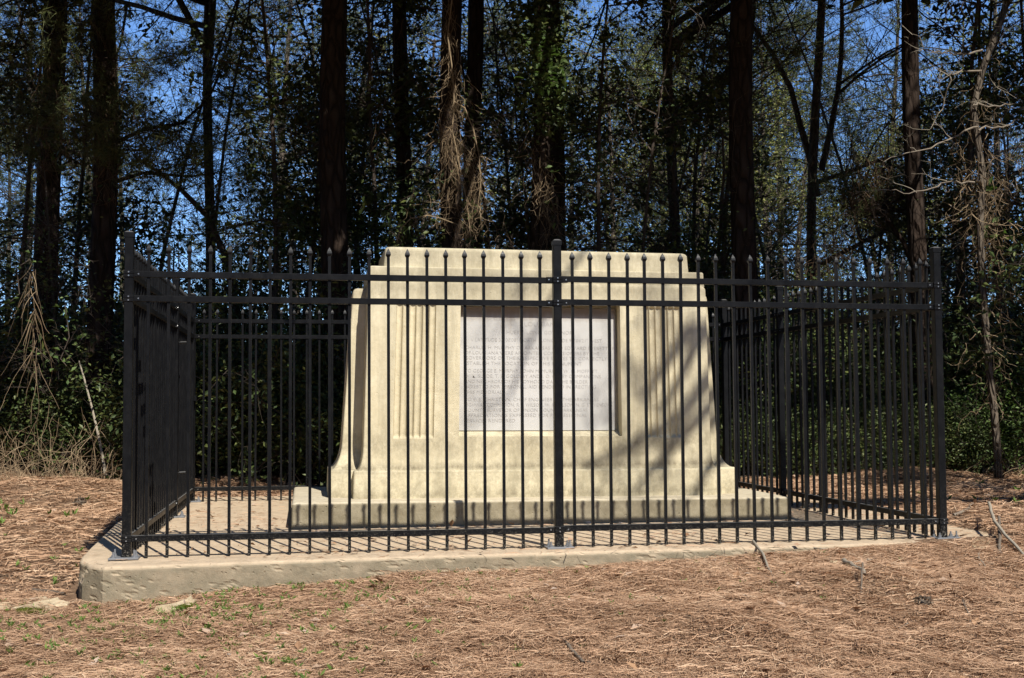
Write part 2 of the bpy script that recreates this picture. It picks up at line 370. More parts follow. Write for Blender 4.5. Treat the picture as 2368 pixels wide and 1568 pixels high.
# concrete pad: outline lofted over rounded, chipped levels
OUT = [(-2.50, -.355), (-2.70, -.345), (-2.83, -.23), (-2.89, .0), (-2.92, .25), (-3.07, 3.2), (-3.1, 4.75), (3.15, 4.75), (3.15, -.10), (2.6, -.145), (1.1, -.18), (-.06, -.205), (-.98, -.225), (-1.74, -.26), (-2.25, -.32)]
P = []
for a, b_ in zip(OUT, OUT[1:]+OUT[:1]):
    n = max(1, int(math.hypot(b_[0]-a[0], b_[1]-a[1])/.02)) if min(a[1], b_[1]) < .3 else 30
    for t in range(n): P.append((a[0]+(b_[0]-a[0])*t/n, a[1]+(b_[1]-a[1])*t/n))
P = np.array(P); T = unit(np.roll(P, -1, 0)-np.roll(P, 1, 0)); NR = np.stack([-T[:, 1], T[:, 0]], 1)
mb = MB(); rows = []
arc = np.cumsum(np.linalg.norm(np.roll(P, -1, 0)-P, axis=1))
for dz in [-.42, -.30]+list(np.arange(-.25, -.03, .011))+[-.028, -.02, -.013, -.007, -.003, 0]:
    ins = .022*max(0, 1+min(0, dz)/.028)**2+(.02 if dz == 0 else 0)
    j = .012*fbm(arc*2.2, dz*3+0*arc, 3, 5)+.003*fbm(arc*16, dz*20+0*arc, 3, 15)-.006*smooth(.26, .42, fbm(arc*13, dz*34+0*arc, 3, 8))*(dz < -.012)
    chip = .07*np.exp(-((P[:, 0]+2.84)**2+(P[:, 1]+.12)**2)/.12**2)*np.clip(1+dz/.12, 0, 1)*(fbm(arc*6, dz*14+0*arc, 3, 2)+.7)
    Q = P-NR*(ins+chip)[:, None]+NR*j[:, None]
    rows.append(np.concatenate([Q, (zs(Q[:, 0])+dz-.3*chip)[:, None]], 1))
V = np.concatenate(rows); n = len(P)
a = np.arange(len(rows)-1)[:, None]*n; j = np.arange(n)[None, :]; k = (j+1) % n
mb.add(V, np.stack([a+j, a+k, a+n+k, a+n+j], -1).reshape(-1, 4))
mb.f.setdefault(n, []).append((np.arange(n)+(len(rows)-1)*n)[None, :])
tag(mb.build('concrete_slab', M['slab']), kind='structure')

# ------------------------------------------------------------------ monument
CX = .24
mon = tag(empty('stone_monument', (CX, 1.48, 0), (0, math.radians(.5), 0)),
          'cream concrete monument with stepped top, fluted face and inscribed grey tablet', 'monument')
def mloc(V): V = np.asarray(V, float).copy(); V[..., 1] -= 1.48; return V
def loft(levels, name, material, parent, sm=False):
    """levels: list of (z, outline Nx2) relative to monument centre line, world y; caps both ends"""
    mb = MB(); n = len(levels[0][1])
    V = np.concatenate([np.concatenate([np.asarray(o, float), np.full((n, 1), z)], 1) for z, o in levels])
    a = np.arange(len(levels)-1)[:, None]*n; j = np.arange(n)[None, :]; k = (j+1) % n
    mb.add(mloc(V), np.stack([a+j, a+k, a+n+k, a+n+j], -1).reshape(-1, 4))
    mb.f.setdefault(n, []).append(np.stack([np.arange(n)[::-1], np.arange(n)+(len(levels)-1)*n]))
    return mb.build(name, material, parent, sm)
def rect(hw, y0, y1, r=.012, front=None):
    """rounded rectangle outline, counter-clockwise from the front left corner"""
    o = []
    def corner(cx, cy, a0):
        for t in (0, 22.5, 45, 67.5, 90):
            a_ = math.radians(a0+t); o.append((cx+r*math.cos(a_), cy+r*math.sin(a_)))
    corner(-hw+r, y0+r, 180)
    if front is not None: o.extend(front)
    else:
        for x in np.linspace(-hw+.05, hw-.05, 60): o.append((x, y0))
    corner(hw-r, y0+r, 270); corner(hw-r, y1-r, 0); corner(-hw+r, y1-r, 90)
    return np.array(o)
def block(name, z0, z1, hw0, hw1, y0a, y0b, y1a, y1b, r=.014, material='cream', parent=mon, wob=.004):
    L = []
    zz = list(np.linspace(z0, z1-r, 7))+[z1-r*.62, z1-r*.3, z1-r*.08, z1]
    ins = [0]*7+[r*.08, r*.3, r*.62, r]
    for z, i_ in zip(zz, ins):
        t = (z-z0)/(z1-z0); hw = hw0+(hw1-hw0)*t-i_
        R_ = rect(hw, y0a+(y0b-y0a)*t+i_, y1a+(y1b-y1a)*t-i_, r)
        R_ = R_+np.stack([0*R_[:, 0], wob*fbm(R_[:, 0]*2+z*3, z*4+0*R_[:, 0], 3, 4)], 1)
        L.append((z, R_))
    return loft(L, name, M[material], parent)
block('plinth', -.10, .187, 1.915, 1.915, 1.47, 1.475, 3.2, 3.2, .022, 'plinth', wob=.012)
block('base_course', .180, .398, 1.462, 1.456, 1.76, 1.765, 2.86, 2.86, .014)
block('base_course', .179, .3975, 1.645, 1.638, 1.90, 1.905, 2.72, 2.72, .014)
# wings with flared feet
def flare(z, z0, zt, amt): t = np.clip((zt-z)/(zt-z0), 0, 1); return amt*(1-math.sqrt(max(0, 1-t**2.0)))
L = []
for z in [.390, .402, .412, .425, .44, .46, .48, .51, .55, .6, .66, .72, .8, 1.0, 1.3, 1.6, 1.78, 1.8, 1.812, 1.818, 1.821]:
    t = (z-.6)/1.2; hw = 1.538-.075*t; top = max(0, z-1.78); i_ = .03*(1-math.sqrt(max(0, 1-(top/.0412)**2)))
    L.append((z, rect(hw+flare(z, .39, .60, .088)-i_, 2.085+.012*t-flare(z, .39, .62, .155)+i_*.5, 2.56, .015)))
loft(L, 'wing_wall', M['cream'], mon)
# front block: flutes and niche in a fine outline
NX0, NX1, NZ0, NZ1, ND = -.652, .652, .655, 1.702, .13
fl = [(-1.162, .0525), (.852, .0525)]
xs = []
for x in np.linspace(-1.30, -1.17, 14): xs.append((x, 0))
def flutes(x0, pit):
    for k_ in range(6):
        for t in np.linspace(0, 1, 9)[:-1]:
            w = .004; u = t
            xs.append((x0+pit*(k_+t), math.sqrt(max(0, 1-(2*u-1)**2))*.95 if 0 < t < 1 else 0))
    xs.append((x0+pit*6, 0))
flutes(-1.162, .0525)
for x in np.linspace(-.80, NX0-.012, 8): xs.append((x, 0))
xs.append((NX0-.003, .02)); xs.append((NX0, .1)); nic = len(xs); xs.append((NX0+.0, 'n'))
for x in np.linspace(NX0+.01, NX1-.01, 40): xs.append((x, 'n'))
xs.append((NX1, 'n')); xs.append((NX1, .1)); xs.append((NX1+.003, .02))
for x in np.linspace(NX1+.012, .80, 8): xs.append((x, 0))
flutes(.843, .0525)
for x in np.linspace(1.17, 1.30, 14): xs.append((x, 0))
L = []
zz = [.385, .40, .41, .42, .435, .45, .47, .50, .54, .58, .61, .630, .640, .648, .6549, .6551, .662, .672, .685, .705, .73, .75, .85, .95, 1.05, 1.15, 1.25, 1.35, 1.45, 1.55, 1.62, 1.66, 1.672, 1.68, 1.685, 1.69, 1.7048, 1.705, 1.72, 1.76, 1.8, 1.825, 1.84, 1.852, 1.858, 1.860]
for z in zz:
    t = (z-.6)/1.25; hw = 1.386-.032*t; y0 = 1.800+.012*t; i_ = 0
    if z > 1.825: i_ = .035*(1-math.sqrt(max(0, 1-((z-1.825)/.0352)**2)))
    fd = smooth(.640, .668, z)*(1-smooth(1.672, 1.69, z))*.027
    nd = 0 if (z < .655 or z > 1.7049) else ND
    fr = []
    for x, d in xs:
        if d == 'n': d_ = nd-(.10*(1-smooth(.640, .705, z)) if nd else 0)
        else: d_ = d*fd if abs(x) > .7 else 0
        fr.append((x*(hw/1.386), y0+d_+.0025*fbm(np.array(x*3), np.array(z*3), 3, 6)-flare(z, .385, .5, .010)+i_*.3))
    L.append((z, rect(hw+flare(z, .385, .56, .056)-i_, y0-flare(z, .385, .5, .010)+i_*.3, 2.80, .015, fr)))
loft(L, 'shaft', M['cream'], mon)
block('cap_tier', 1.855, 1.975, 1.352, 1.345, 1.835, 1.84, 2.78, 2.78, .012)
block('cap_tier', 1.970, 2.133, 1.236, 1.224, 1.868, 1.88, 2.70, 2.69, .03)
# tablet and its inscription
def c3(x, y): return 1650*.61667+x/2.85*.61667, 1130*.61667+y/2.85*.61667
TY = 1.800+ND-.02
tab = MB(); p0 = at(*c3(183, 900), TY); p1 = at(*c3(1862, 900), TY)
tx0, tx1 = p0[0]-CX, p1[0]-CX; tz0, tz1 = .697, 1.675
tab.box(((tx0+tx1)/2, TY+.02-1.48, (tz0+tz1)/2), (tx1-tx0, .04, tz1-tz0))
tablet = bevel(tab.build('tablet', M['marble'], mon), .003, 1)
LINES = [('LOUISIANA', 885, 1265, 245, 46), ('HUEY P. LONG, GOVERNOR', 695, 1397, 333, 38), ('- LATITUDE 33\u00b000\'08" NORTH   LONGITUDE 92\u00b004\'21" WEST', 325, 1712, 415, 36),
 ('CHARLES H. MURPHY OF ARKANSAS AND EDWARD EVERETT, JR.', 248, 1862, 497, 36), ('OF LOUISIANA WERE APPOINTED COMMISSIONERS BY THE', 248, 1686, 553, 36),
 ('GOVERNORS OF THEIR RESPECTIVE STATES TO CORRECTLY', 248, 1772, 608, 36), ('ESTABLISH THE LOCATION OF THIS MONUMENT', 248, 1500, 664, 36),
 ('TO GEORGE E. MURPHY, JOHN M. MURPHY, W. H. MOFFETT,', 248, 1680, 744, 36), ('W. K. SLADE, T. B. GOLDSBY AND J. O. OXLEY COMPANIONS', 248, 1706, 800, 36),
 ('AND NEIGHBORS OF HIS BOYHOOD DAYS THE BUILDER', 248, 1566, 857, 36), ('INDEBTED FOR PERSONAL AID RENDERED IN ERECTING', 248, 1656, 912, 36),
 ('THIS MEMORIAL', 248, 652, 968, 36), ('TO E. S. CHRISTIAN, CHIEF ENGINEER OF THE ARKANSAS', 248, 1684, 1048, 36),
 ('HIGHWAY COMMISSION. R. S. WILSON, W. R. NELSON, N. G. STEVENSON', 248, 1812, 1106, 36), ('COUNTY SURVEYOR OF UNION COUNTY, ARKANSAS', 248, 1566, 1162, 36),
 ('APPRECIATION IS EXPRESSED FOR PROFESSIONAL', 248, 1562, 1217, 36), ('SERVICES RENDERED', 248, 795, 1274, 36)]
dg = bpy.context.evaluated_depsgraph_get()
let = MB()
for txt, x0, x1, yc, h in LINES:
    cu = bpy.data.curves.new('t', 'FONT'); cu.body = txt; cu.size = 1; cu.resolution_u = 2; cu.offset = -.012
    to = bpy.data.objects.new('t', cu); S.collection.objects.link(to)
    me = bpy.data.meshes.new_from_object(to.evaluated_get(bpy.context.evaluated_depsgraph_get()))
    V = np.zeros(len(me.vertices)*3); me.vertices.foreach_get('co', V); V = V.reshape(-1, 3)
    A = at(*c3(x0, yc), TY); B = at(*c3(x1, yc), TY); H0 = at(*c3(x0, yc-h/2), TY); H1 = at(*c3(x0, yc+h/2), TY)
    w = V[:, 0].max()-V[:, 0].min(); cap = .69
    sx_ = (B[0]-A[0])/w; sz_ = (H0[2]-H1[2])/cap
    U = np.stack([(A[0]-CX)+(V[:, 0]-V[:, 0].min())*sx_, np.full(len(V), TY-1.48-.0015), (A[2]+B[2])/2+.009*((A[0]+B[0])/2-CX)-(H0[2]-H1[2])/2+V[:, 1]*sz_], 1)
    for p in me.polygons:
        pass
    by = {}
    for p in me.polygons: by.setdefault(len(p.vertices), []).append(list(p.vertices))
    base = let.n; first = True
    for k_, F in by.items():
        if first: let.add(U, F); first = False
        else: let.f.setdefault(k_, []).append(np.array(F)+base)
    bpy.data.objects.remove(to); bpy.data.curves.remove(cu); bpy.data.meshes.remove(me)
let.build('inscription', M['letter'], tablet)

# ------------------------------------------------------------------ fence
PW = .052
def post(parent, x, y, z, name='post', plate=True, shift=0, facing=0, H=1.95):
    """square post with cap; its brackets, base plate and anchor bolts are sub-parts"""
    mb = MB(); mb.box((x, y, z+H/2-.01), (PW, PW, H-.02))
    o = bevel(mb.build(name, M['paint'], parent), .003, 1)
    mb = MB(); q = PW/2+.003
    v = [(x+i*a, y+j*a, z+h) for h, a in ((H-.035, q), (H-.008, q), (H-.004, q-.003), (H+.004, q-.016)) for i, j in ((-1, -1), (1, -1), (1, 1), (-1, 1))]
    f = [(4*l+k_, 4*l+(k_+1) % 4, 4*l+4+(k_+1) % 4, 4*l+4+k_) for l in range(3) for k_ in range(4)]+[(12, 13, 14, 15)]
    mb.add(v, f); mb.build('post_cap', M['paint'], o)
    if plate:
        mb = MB(); mb.box((x+shift, y-.004, z+.006), (.172, .115, .012))
        bevel(mb.build('base_plate', M['zinc'], o), .002, 1)
        for dx in (-.060, .060):
            for dy in (-.036, .036):
                mb = MB(); a = (x+shift+dx, y-.004+dy)
                mb.cyl((a[0], a[1], z+.012), (a[0], a[1], z+.016), .016, 12); mb.cyl((a[0], a[1], z+.016), (a[0], a[1], z+.028), .0115, 6)
                mb.cyl((a[0], a[1], z+.028), (a[0], a[1], z+.045+.01*((dx > 0) ^ (dy > 0))), .006, 8)
                mb.build('anchor_bolt', M['zinc'], o)
    return o
def bracket(fence, x, y, z, dirs):
    """two-part collar round the post, with ears bolted to the rails that leave in dirs"""
    mb = MB(); q = PW+.010
    mb.box((x, y, z+.0105), (q, q, .019)); mb.box((x, y, z-.0105), (q, q, .019))
    for dx, dy in dirs:
        mb.box((x+dx*(PW/2+.022)-abs(dy)*.0, y+dy*(PW/2+.022), z), (.046 if dx else .006+.036, .046 if dy else .036+.006, .034))
    o = bevel(mb.build('bracket', M['paint'], fence), .002, 1)
    SC = [((x, y-q/2, z+dz), (x, y-q/2-.0035, z+dz)) for dz in (-.011, .011)]
    for dx, dy in dirs:
        if dx: SC.append(((x+dx*(PW/2+.030), y-.021, z), (x+dx*(PW/2+.030), y-.025, z)))
        else:
            s_ = 1 if x < 0 else -1; SC.append(((x+s_*.021, y+dy*(PW/2+.03), z), (x+s_*.025, y+dy*(PW/2+.03), z)))
    for a, b_ in SC: MB().cyl(a, b_, .0045, 8).build('screw', M['screw'], o)
PK = .0178
def picket_mesh():
    mb = MB(); mb.box((0, 0, .92), (PK, PK, 1.83))
    return mb.mesh('picket', M['paint'])
def finial_mesh():
    mb = MB(); w = [(1.822, .0089), (1.834, .0150), (1.840, .0150), (1.852, .0125), (1.866, .0062), (1.877, .0008)]
    v = [(i*a, j*a, h) for h, a in w for i, j in ((-1, -1), (1, -1), (1, 1), (-1, 1))]
    f = [(4*l+k_, 4*l+(k_+1) % 4, 4*l+4+(k_+1) % 4, 4*l+4+k_) for l in range(5) for k_ in range(4)]+[(20, 21, 22, 23), (3, 2, 1, 0)]
    mb.add(v, f); return mb.mesh('finial', M['paint'])
PMESH, FMESH = picket_mesh(), finial_mesh()
def picket(parent, x, y, z):
    o = bpy.data.objects.new('picket', PMESH); S.collection.objects.link(o); o.parent = parent
    o.location = (x, y, z); o.rotation_euler = (rng.normal()*.0012, rng.normal()*.0012, 0)
    f = bpy.data.objects.new('finial', FMESH); S.collection.objects.link(f); f.parent = o
RZ = (1.694, 1.547, .118)
def rails(parent, p, q, dzp=0, dzq=0):
    for h in RZ:
        mb = MB(); d = unit(np.array(q, float)-np.array(p, float)); g_ = PW/2+.001
        a = np.array([p[0]+d[0]*g_, p[1]+d[1]*g_, p[2]+h+dzp]); b_ = np.array([q[0]-d[0]*g_, q[1]-d[1]*g_, q[2]+h+dzq])
        mb.beam(a, b_, .036, .037); bevel(mb.build('rail', M['paint'], parent), .002, 1)
XL, XR, D1, D2, DB = -2.6186, 2.6055, 2.626, 2.715, 4.168
def zf_(x, y): return float(zs(x)) 
f_front = tag(empty('iron_fence', (0, 0, 0)), 'black steel picket fence along the slab front, nearest the camera', 'fence')
for x in (XL, 0, XR):
    z = zf_(x, 0); po = post(f_front, x, 0, z, shift={XL: -.012, 0: 0, XR: .02}[x])
    for h in RZ: bracket(f_front, x, 0, z+h, [d for d in ((-1, 0), (1, 0)) if not (x == XL and d[0] < 0) and not (x == XR and d[0] > 0)])
rails(f_front, (XL, 0, zf_(XL, 0)), (0, 0, zf_(0, 0)), 0, -.004); rails(f_front, (0, 0, zf_(0, 0)), (XR, 0, zf_(XR, 0)), .006, -.002)
for k_ in range(21): x = -2.507+.11985*k_; picket(f_front, x, 0, zf_(x, 0))
for k_ in range(21): x = .101+.11945*k_; picket(f_front, x, 0, zf_(x, 0))
f_left = tag(empty('iron_fence', (0, 0, 0)), 'black picket fence panel running back from the left front corner post', 'fence')
po = post(f_left, XL, D1, zf_(XL, 0)); 
for h in RZ: bracket(f_left, XL, D1, zf_(XL, 0)+h, [(0, -1)])
rails(f_left, (XL, 0, zf_(XL, 0)), (XL, D1, zf_(XL, 0)))
n = 21
for k_ in range(n): picket(f_left, XL, .118+(D1-.236)*k_/(n-1), zf_(XL, 0))
gate = tag(empty('gate', (XL, D1+.06, 0)), 'narrow black picket gate in the left side of the enclosure', 'gate')
def G(o): o.location = (-XL, -(D1+.06), 0) if o.location.length < 1e-6 else o.location; return o
gp = empty('gate_frame', (-XL, -(D1+.06), 0)); gp.parent = gate
fr = MB(); g0, g1 = D1+.075, DB-.075
for y in (g0, g1): fr.box((XL, y, .06+.86), (.04, .04, 1.68))
bpy.data.objects.remove(gp)
off = np.array([-XL, -(D1+.06), 0])
def gbuild(mb, name, mt): mb.v = [v+off for v in mb.v]; return mb.build(name, M[mt], gate)
bevel(gbuild(fr, 'frame', 'paint'), .003, 1)
for h in RZ:
    mb = MB(); mb.beam((XL, g0+.021, h+.01), (XL, g1-.021, h+.01), .036, .037); gbuild(mb, 'rail', 'paint')
for k_ in range(11):
    y = g0+.11+(g1-g0-.22)*k_/10
    o = bpy.data.objects.new('picket', PMESH); S.collection.objects.link(o); o.parent = gate; o.location = (0, y-(D1+.06), .03)
    o2 = bpy.data.objects.new('finial', FMESH); S.collection.objects.link(o2); o2.parent = o
for h in (.36, 1.42):
    mb = MB(); mb.tube([(XL+.02, g0-.035, h-.03), (XL+.022, g0-.035, h), (XL+.035, g0-.03, h+.01), (XL+.08, g0-.02, h+.012)], [.009]*4, 8); gbuild(mb, 'hinge', 'paint')
mb = MB(); mb.box((XL+.03, g1+.01, .98), (.025, .07, .05)); gbuild(mb, 'latch', 'paint')
f_rear = tag(empty('iron_fence', (0, 0, 0)), 'black picket fence along the back of the slab behind the monument', 'fence')
for x in (XL, 0, XR):
    po = post(f_rear, x, DB, zf_(x, 0))
    for h in RZ: bracket(f_rear, x, DB, zf_(x, 0)+h, [d for d in ((-1, 0), (1, 0)) if not (x == XL and d[0] < 0) and not (x == XR and d[0] > 0)])
rails(f_rear, (XL, DB, zf_(XL, 0)), (0, DB, zf_(0, 0))); rails(f_rear, (0, DB, zf_(0, 0)), (XR, DB, zf_(XR, 0)))
for a_ in (XL+.1, .1):
    for k_ in range(21): picket(f_rear, a_+.1195*k_, DB, zf_(a_, 0)-.07)
f_right = tag(empty('iron_fence', (0, 0, 0)), 'black picket fence running back along the right side of the slab', 'fence')
po = post(f_right, XR, D2, zf_(XR, 0))
for h in RZ: bracket(f_right, XR, D2, zf_(XR, 0)+h, [(0, -1), (0, 1)])
rails(f_right, (XR, 0, zf_(XR, 0)), (XR, D2, zf_(XR, 0))); rails(f_right, (XR, D2, zf_(XR, 0)), (XR, DB, zf_(XR, 0)))
for k_ in range(21): picket(f_right, XR, .13+.1195*k_, zf_(XR, 0))
for k_ in range(11): picket(f_right, XR, D2+.13+.1195*k_, zf_(XR, 0))
#SECTION3
# ------------------------------------------------------------------ vegetation generators
def poly(p, d, L, k, jit, up=0.0, R=rng):
    """a wandering line of k segments"""
    p = np.array(p, float); d = unit(d); P = [p]
    for _ in range(k):
        d = unit(d+R.normal(size=3)*jit+np.array([0, 0, up])); p = p+d*L/k; P.append(p)
    return np.array(P)
def grow(mb, tips, p, d, L, r, lev, nb=(5, 4, 3), jit=.13, up=.03, spread=.9, sides=(7, 5, 4, 3), ratio=.5, t0=.25, tint=(.3, .7)):
    k = max(3, int(5-lev*.5)) if lev else 7
    P = poly(p, d, L, k, jit, up); R_ = np.linspace(r, r*(.35 if lev < len(nb) else .15), len(P))
    mb.tube(P, R_, sides[min(lev, len(sides)-1)], rng.uniform(*tint))
    if lev >= len(nb): tips.extend(list(P[len(P)//2:])); return P
    for _ in range(nb[lev]):
        t = rng.uniform(t0, 1)*(len(P)-1); i = min(int(t), len(P)-2); q = P[i]+(P[i+1]-P[i])*(t-i)
        a = unit(P[i+1]-P[i]); s = rng.normal(size=3); s = unit(s-a*np.dot(a, s))
        grow(mb, tips, q, a*(1-spread*.6)+s*spread, L*ratio*rng.uniform(.7, 1.2), max(R_[i]*.55, .0022), lev+1, nb, jit*1.15, up, spread, sides, ratio, .15, tint)
    return P
def around(T, k, rad):
    T = np.asarray(T); C = np.repeat(T, k, 0); return C+rng.normal(size=C.shape)*rad
def trunk_mb(h, r0, r1, lean=(0, 0), n=22, seg=30, wob=.10, flare_=.35):
    z = np.linspace(-.3, h, seg); t = z/h
    P = np.stack([lean[0]*t+.04*np.sin(z*.9+rng.uniform(0, 6)), lean[1]*t+.03*np.sin(z*.7+rng.uniform(0, 6)), z], 1)
    R_ = r0+(r1-r0)*t; R_ = R_*(1+flare_*np.exp(-np.clip(z, 0, 9)/.35))
    return MB().tube(P, R_, n, .5, wob), P

# where things stand, in words, for the labels
def spot(px):
    for lim, w in ((60, 'at the far left edge of the woods'), (175, 'left of the enclosure at the wood edge'), (290, 'just left of the front corner post'), (460, 'behind the gate side of the fence'), (640, 'behind the left end of the rear fence'), (760, 'behind the fence left of the monument'),
                   (880, 'behind the left shoulder of the monument'), (1010, 'behind the left part of the monument'), (1150, 'behind the tablet of the monument'), (1260, 'just left of the middle fence post'), (1400, 'just right of the middle fence post'), (1560, 'behind the right part of the monument'),
                   (1660, 'behind the right shoulder of the monument'), (1800, 'just right of the monument'), (1950, 'behind the right side fence'), (2100, 'behind the right corner of the enclosure'), (2220, 'just right of the right corner post'), (2330, 'near the right edge of the picture')):
        if px < lim: return w
    return 'at the far right edge of the woods'
USED = {}
def label(o, base, px, Y, cat, group):
    far = 'close ' if Y < 6.6 else ('' if Y < 9.5 else ('deeper ' if Y < 15 else 'far '))
    l = '%s %s%s' % (base, far, spot(px))
    l = ' '.join(l.split()[:16])
    tag(o, l, cat, group)
    return o

# ---------- the big pines: trunk, limbs and the high crown that shades the wood
def big_crown(seed_h, nl, reach, low, high, ylean):
    """limbs and leaf mass above the picture; foliage reaches out over the fence"""
    br = MB(); tips = []
    for i in range(nl):
        z = low+(high-low)*(i+.5)/nl; a = rng.uniform(0, 2*math.pi)
        d = np.array([math.cos(a), math.sin(a)*.8+ylean, .18]); L = reach*(1-.45*(z-low)/(high-low))*rng.uniform(.75, 1.1)
        grow(br, tips, (0, 0, z), d, L, .055, 0, (7, 5), .10, .01, .8, (6, 4, 3), .42, .3)
    lf = MB(); T = np.array(tips)
    lf.leaves(around(T, 15, .36), .21, .5, .6)
    return br, lf
lfb = MB(); Cb = np.stack([rng.normal(size=9000)*1.9, rng.normal(size=9000)*1.9, rng.uniform(1.5, 15, 9000)], 1); lfb.leaves(Cb, .42, .4, .7); EVB = lfb.mesh('crown', M['leaf_dark'])
crowns = []
WELLS = [(at(x, y, Y), r) for x, y, Y, r in ((1050, 270, 6.7, .6), (1070, 390, 6.7, .6), (1040, 130, 6.7, .3), (1262, 165, 6.5, .55), (1990, 430, 7.2, .4), (2050, 380, 7.2, .3), (1930, 580, 7.2, .25), (1255, 430, 6.5, .22), (800, 530, 6.7, .18), (110, 130, 7.0, .3), (2290, 520, 5.2, .6), (2295, 850, 5.1, .5), (2190, 230, 4.9, .9), (2150, 420, 4.9, .45), (90, 700, 6.2, .35), (1105, 480, 6.8, .25), (2130, 250, 6.0, .15), (110, 960, 6.3, .7))]
WELLS += [(at(rng.uniform(0, 2368), rng.uniform(30, 620), rng.uniform(6.6, 9.0)), rng.uniform(.10, .24)) for _ in range(90)]
for i in range(3):
    br, lf = big_crown(0, 16, 5.4, 6.6, 12.5, -.42)
    crowns.append((br.mesh('limbs', M['pine_bark']), lf.mesh('crown', M['pine_leaf']), lf))
def link(name, me, parent, loc=(0, 0, 0), rot=0.0, sc=1.0):
    o = bpy.data.objects.new(name, me); S.collection.objects.link(o); o.parent = parent
    o.location = loc; o.rotation_euler = (0, 0, rot); o.scale = (sc,)*3; return o
def pine(px, Y, w, h=17, lean=(0, 0), crown=True, name='pine_tree', lab=None, z0=None, barkm='pine_bark', crot=None, low=0, bough=True):
    p = at(px, 900, Y); dist = (p-CAM)@FW; dia = w*dist/FPX
    g = float(terrain(p[0], Y, False)) if z0 is None else z0
    root = empty(name, (p[0], Y, g))
    mb, P = trunk_mb(h, dia/2*1.02, dia/2*.62, lean); mb.build('trunk', M[barkm], root, True)
    if crown:
        k = rng.integers(3); a = rng.uniform(-.5, .5) if crot is None else crot
        sc = rng.uniform(.93, 1.08)
        link('limbs', crowns[k][0], root, (lean[0]*.5, lean[1]*.5, low), a, sc)
        src = crowns[k][2]; V = np.concatenate(src.v).reshape(-1, 4, 3)*sc*np.array([1, 1, 1]); ca, sa = math.cos(a), math.sin(a)
        V = np.stack([V[..., 0]*ca-V[..., 1]*sa+lean[0]*.5, V[..., 0]*sa+V[..., 1]*ca+lean[1]*.5, V[..., 2]+low], -1)
        c = V[:, 0]+np.array([p[0], Y, g]); keep = c[:, 2] > 1.45+.35*(7.48+c[:, 1])+rng.uniform(-.5, .35, len(c))
        for w_, rr in WELLS:      # gaps cut along the sun's rays, added to light chosen spots
            d_ = c-w_; keep &= np.linalg.norm(d_-(d_@SUN)[:, None]*SUN, axis=1) > rr
        V = V[keep]; lm = MB(); i_ = np.arange(len(V))[:, None]*4
        lm.add(V.reshape(-1, 3), np.concatenate([i_+[[0, 2, 1]], i_+[[0, 3, 2]]]), np.repeat(rng.uniform(0, 1, len(V)), 4)); lm.build('crown', M['pine_leaf'], root)
    if crown and bough:  # unseen boughs added above the frame to shade the wood behind
        for bx in (rng.uniform(-.9, 0), rng.uniform(0, .9)):
            ey = -(Y-1.3); B_ = np.array([(lean[0]*.4, lean[1]*.4, 6.5), (bx*.4, ey*.35, 6.3), (bx, ey*.7, 6.0), (bx*1.4, ey, 5.75)])
            t_ = rng.uniform(.35, 3, 4200)**.9; C_ = np.stack([np.interp(t_, range(4), B_[:, i]) for i in range(3)], 1)+rng.normal(size=(4200, 3))*[.62, .45, .16]
            C_[:, 2] = np.maximum(C_[:, 2], 1.2+.352*(7.48+C_[:, 1]+Y)+.25*rng.uniform(0, 1, 4200)); cw = C_+np.array([p[0], Y, g]); keep = np.ones(len(cw), bool)
            for w_, rr in WELLS:
                d_ = cw-w_; keep &= np.linalg.norm(d_-(d_@SUN)[:, None]*SUN, axis=1) > rr
            MB().leaves(C_[keep], .17, .5, .6).build('crown', M['leaf_dark'], root); MB().tube(B_, [.06, .05, .035, .015], 6).build('limb', M['pine_bark'], root)
    if lab: tag(root, lab, 'pine tree', 'pines behind the enclosure')
    return root
pine(112, 8.2, 56, lab='broad dark pine trunk nearest the left edge of the picture')
pine(231, 7.8, 59, lab='thick straight pine trunk just left of the front corner fence post')
pine(787, 7.0, 66, lean=(-.25, 0), lab='thickest pine trunk, rising behind the left shoulder of the monument')
pine(932, 8.8, 38, lab='slender scaly pine trunk between the thick pine and the vine-draped pair')
pine(1045, 7.3, 52, lean=(.1, 0), lab='left trunk of the pair of pines draped with dead vines')
pine(1100, 7.9, 42, lab='right trunk of the pair of pines behind the dead vines')
pine(1243, 7.2, 46, lean=(.25, 0), lab='pine trunk left of the middle post with dead vine hanging at its foot')
pine(1285, 7.8, 44, lab='dark pine trunk directly above the middle fence post, clad in ivy')
pine(1722, 6.3, 58, lean=(.15, 0), lab='tall dark pine trunk just right of the monument')
pine(2132, 6.2, 42, lean=(-.1, 0), lab='reddish pine trunk in line with the right corner fence post')
for px, Y, w in ((-260, 6.6, 60), (-700, 5.5, 60), (2600, 5.0, 55), (2950, 4.2, 60), (480, 12.5, 24), (1560, 11, 26)):
    r = pine(px, Y, w); label(r, 'tall pine', px, Y, 'pine tree', 'pines of the wood')
r = pine(1870, 9.6, 24, 12, (.5, 0), False, 'deciduous_tree', barkm='grey_bark'); tag(r, 'slim grey forked tree with pale bark between the two right-hand pines', 'tree')
mb = MB(); tp = []
grow(mb, tp, (.28, 0, 4.3), (.25, 0, 1), 4.5, .055, 0, (6, 5, 4), .09, .03, .7, (8, 5, 4, 3)); grow(mb, tp, (.2, 0, 3.9), (-.12, .1, 1), 4.0, .06, 0, (5, 5, 4), .09, .03, .7, (8, 5, 4, 3))
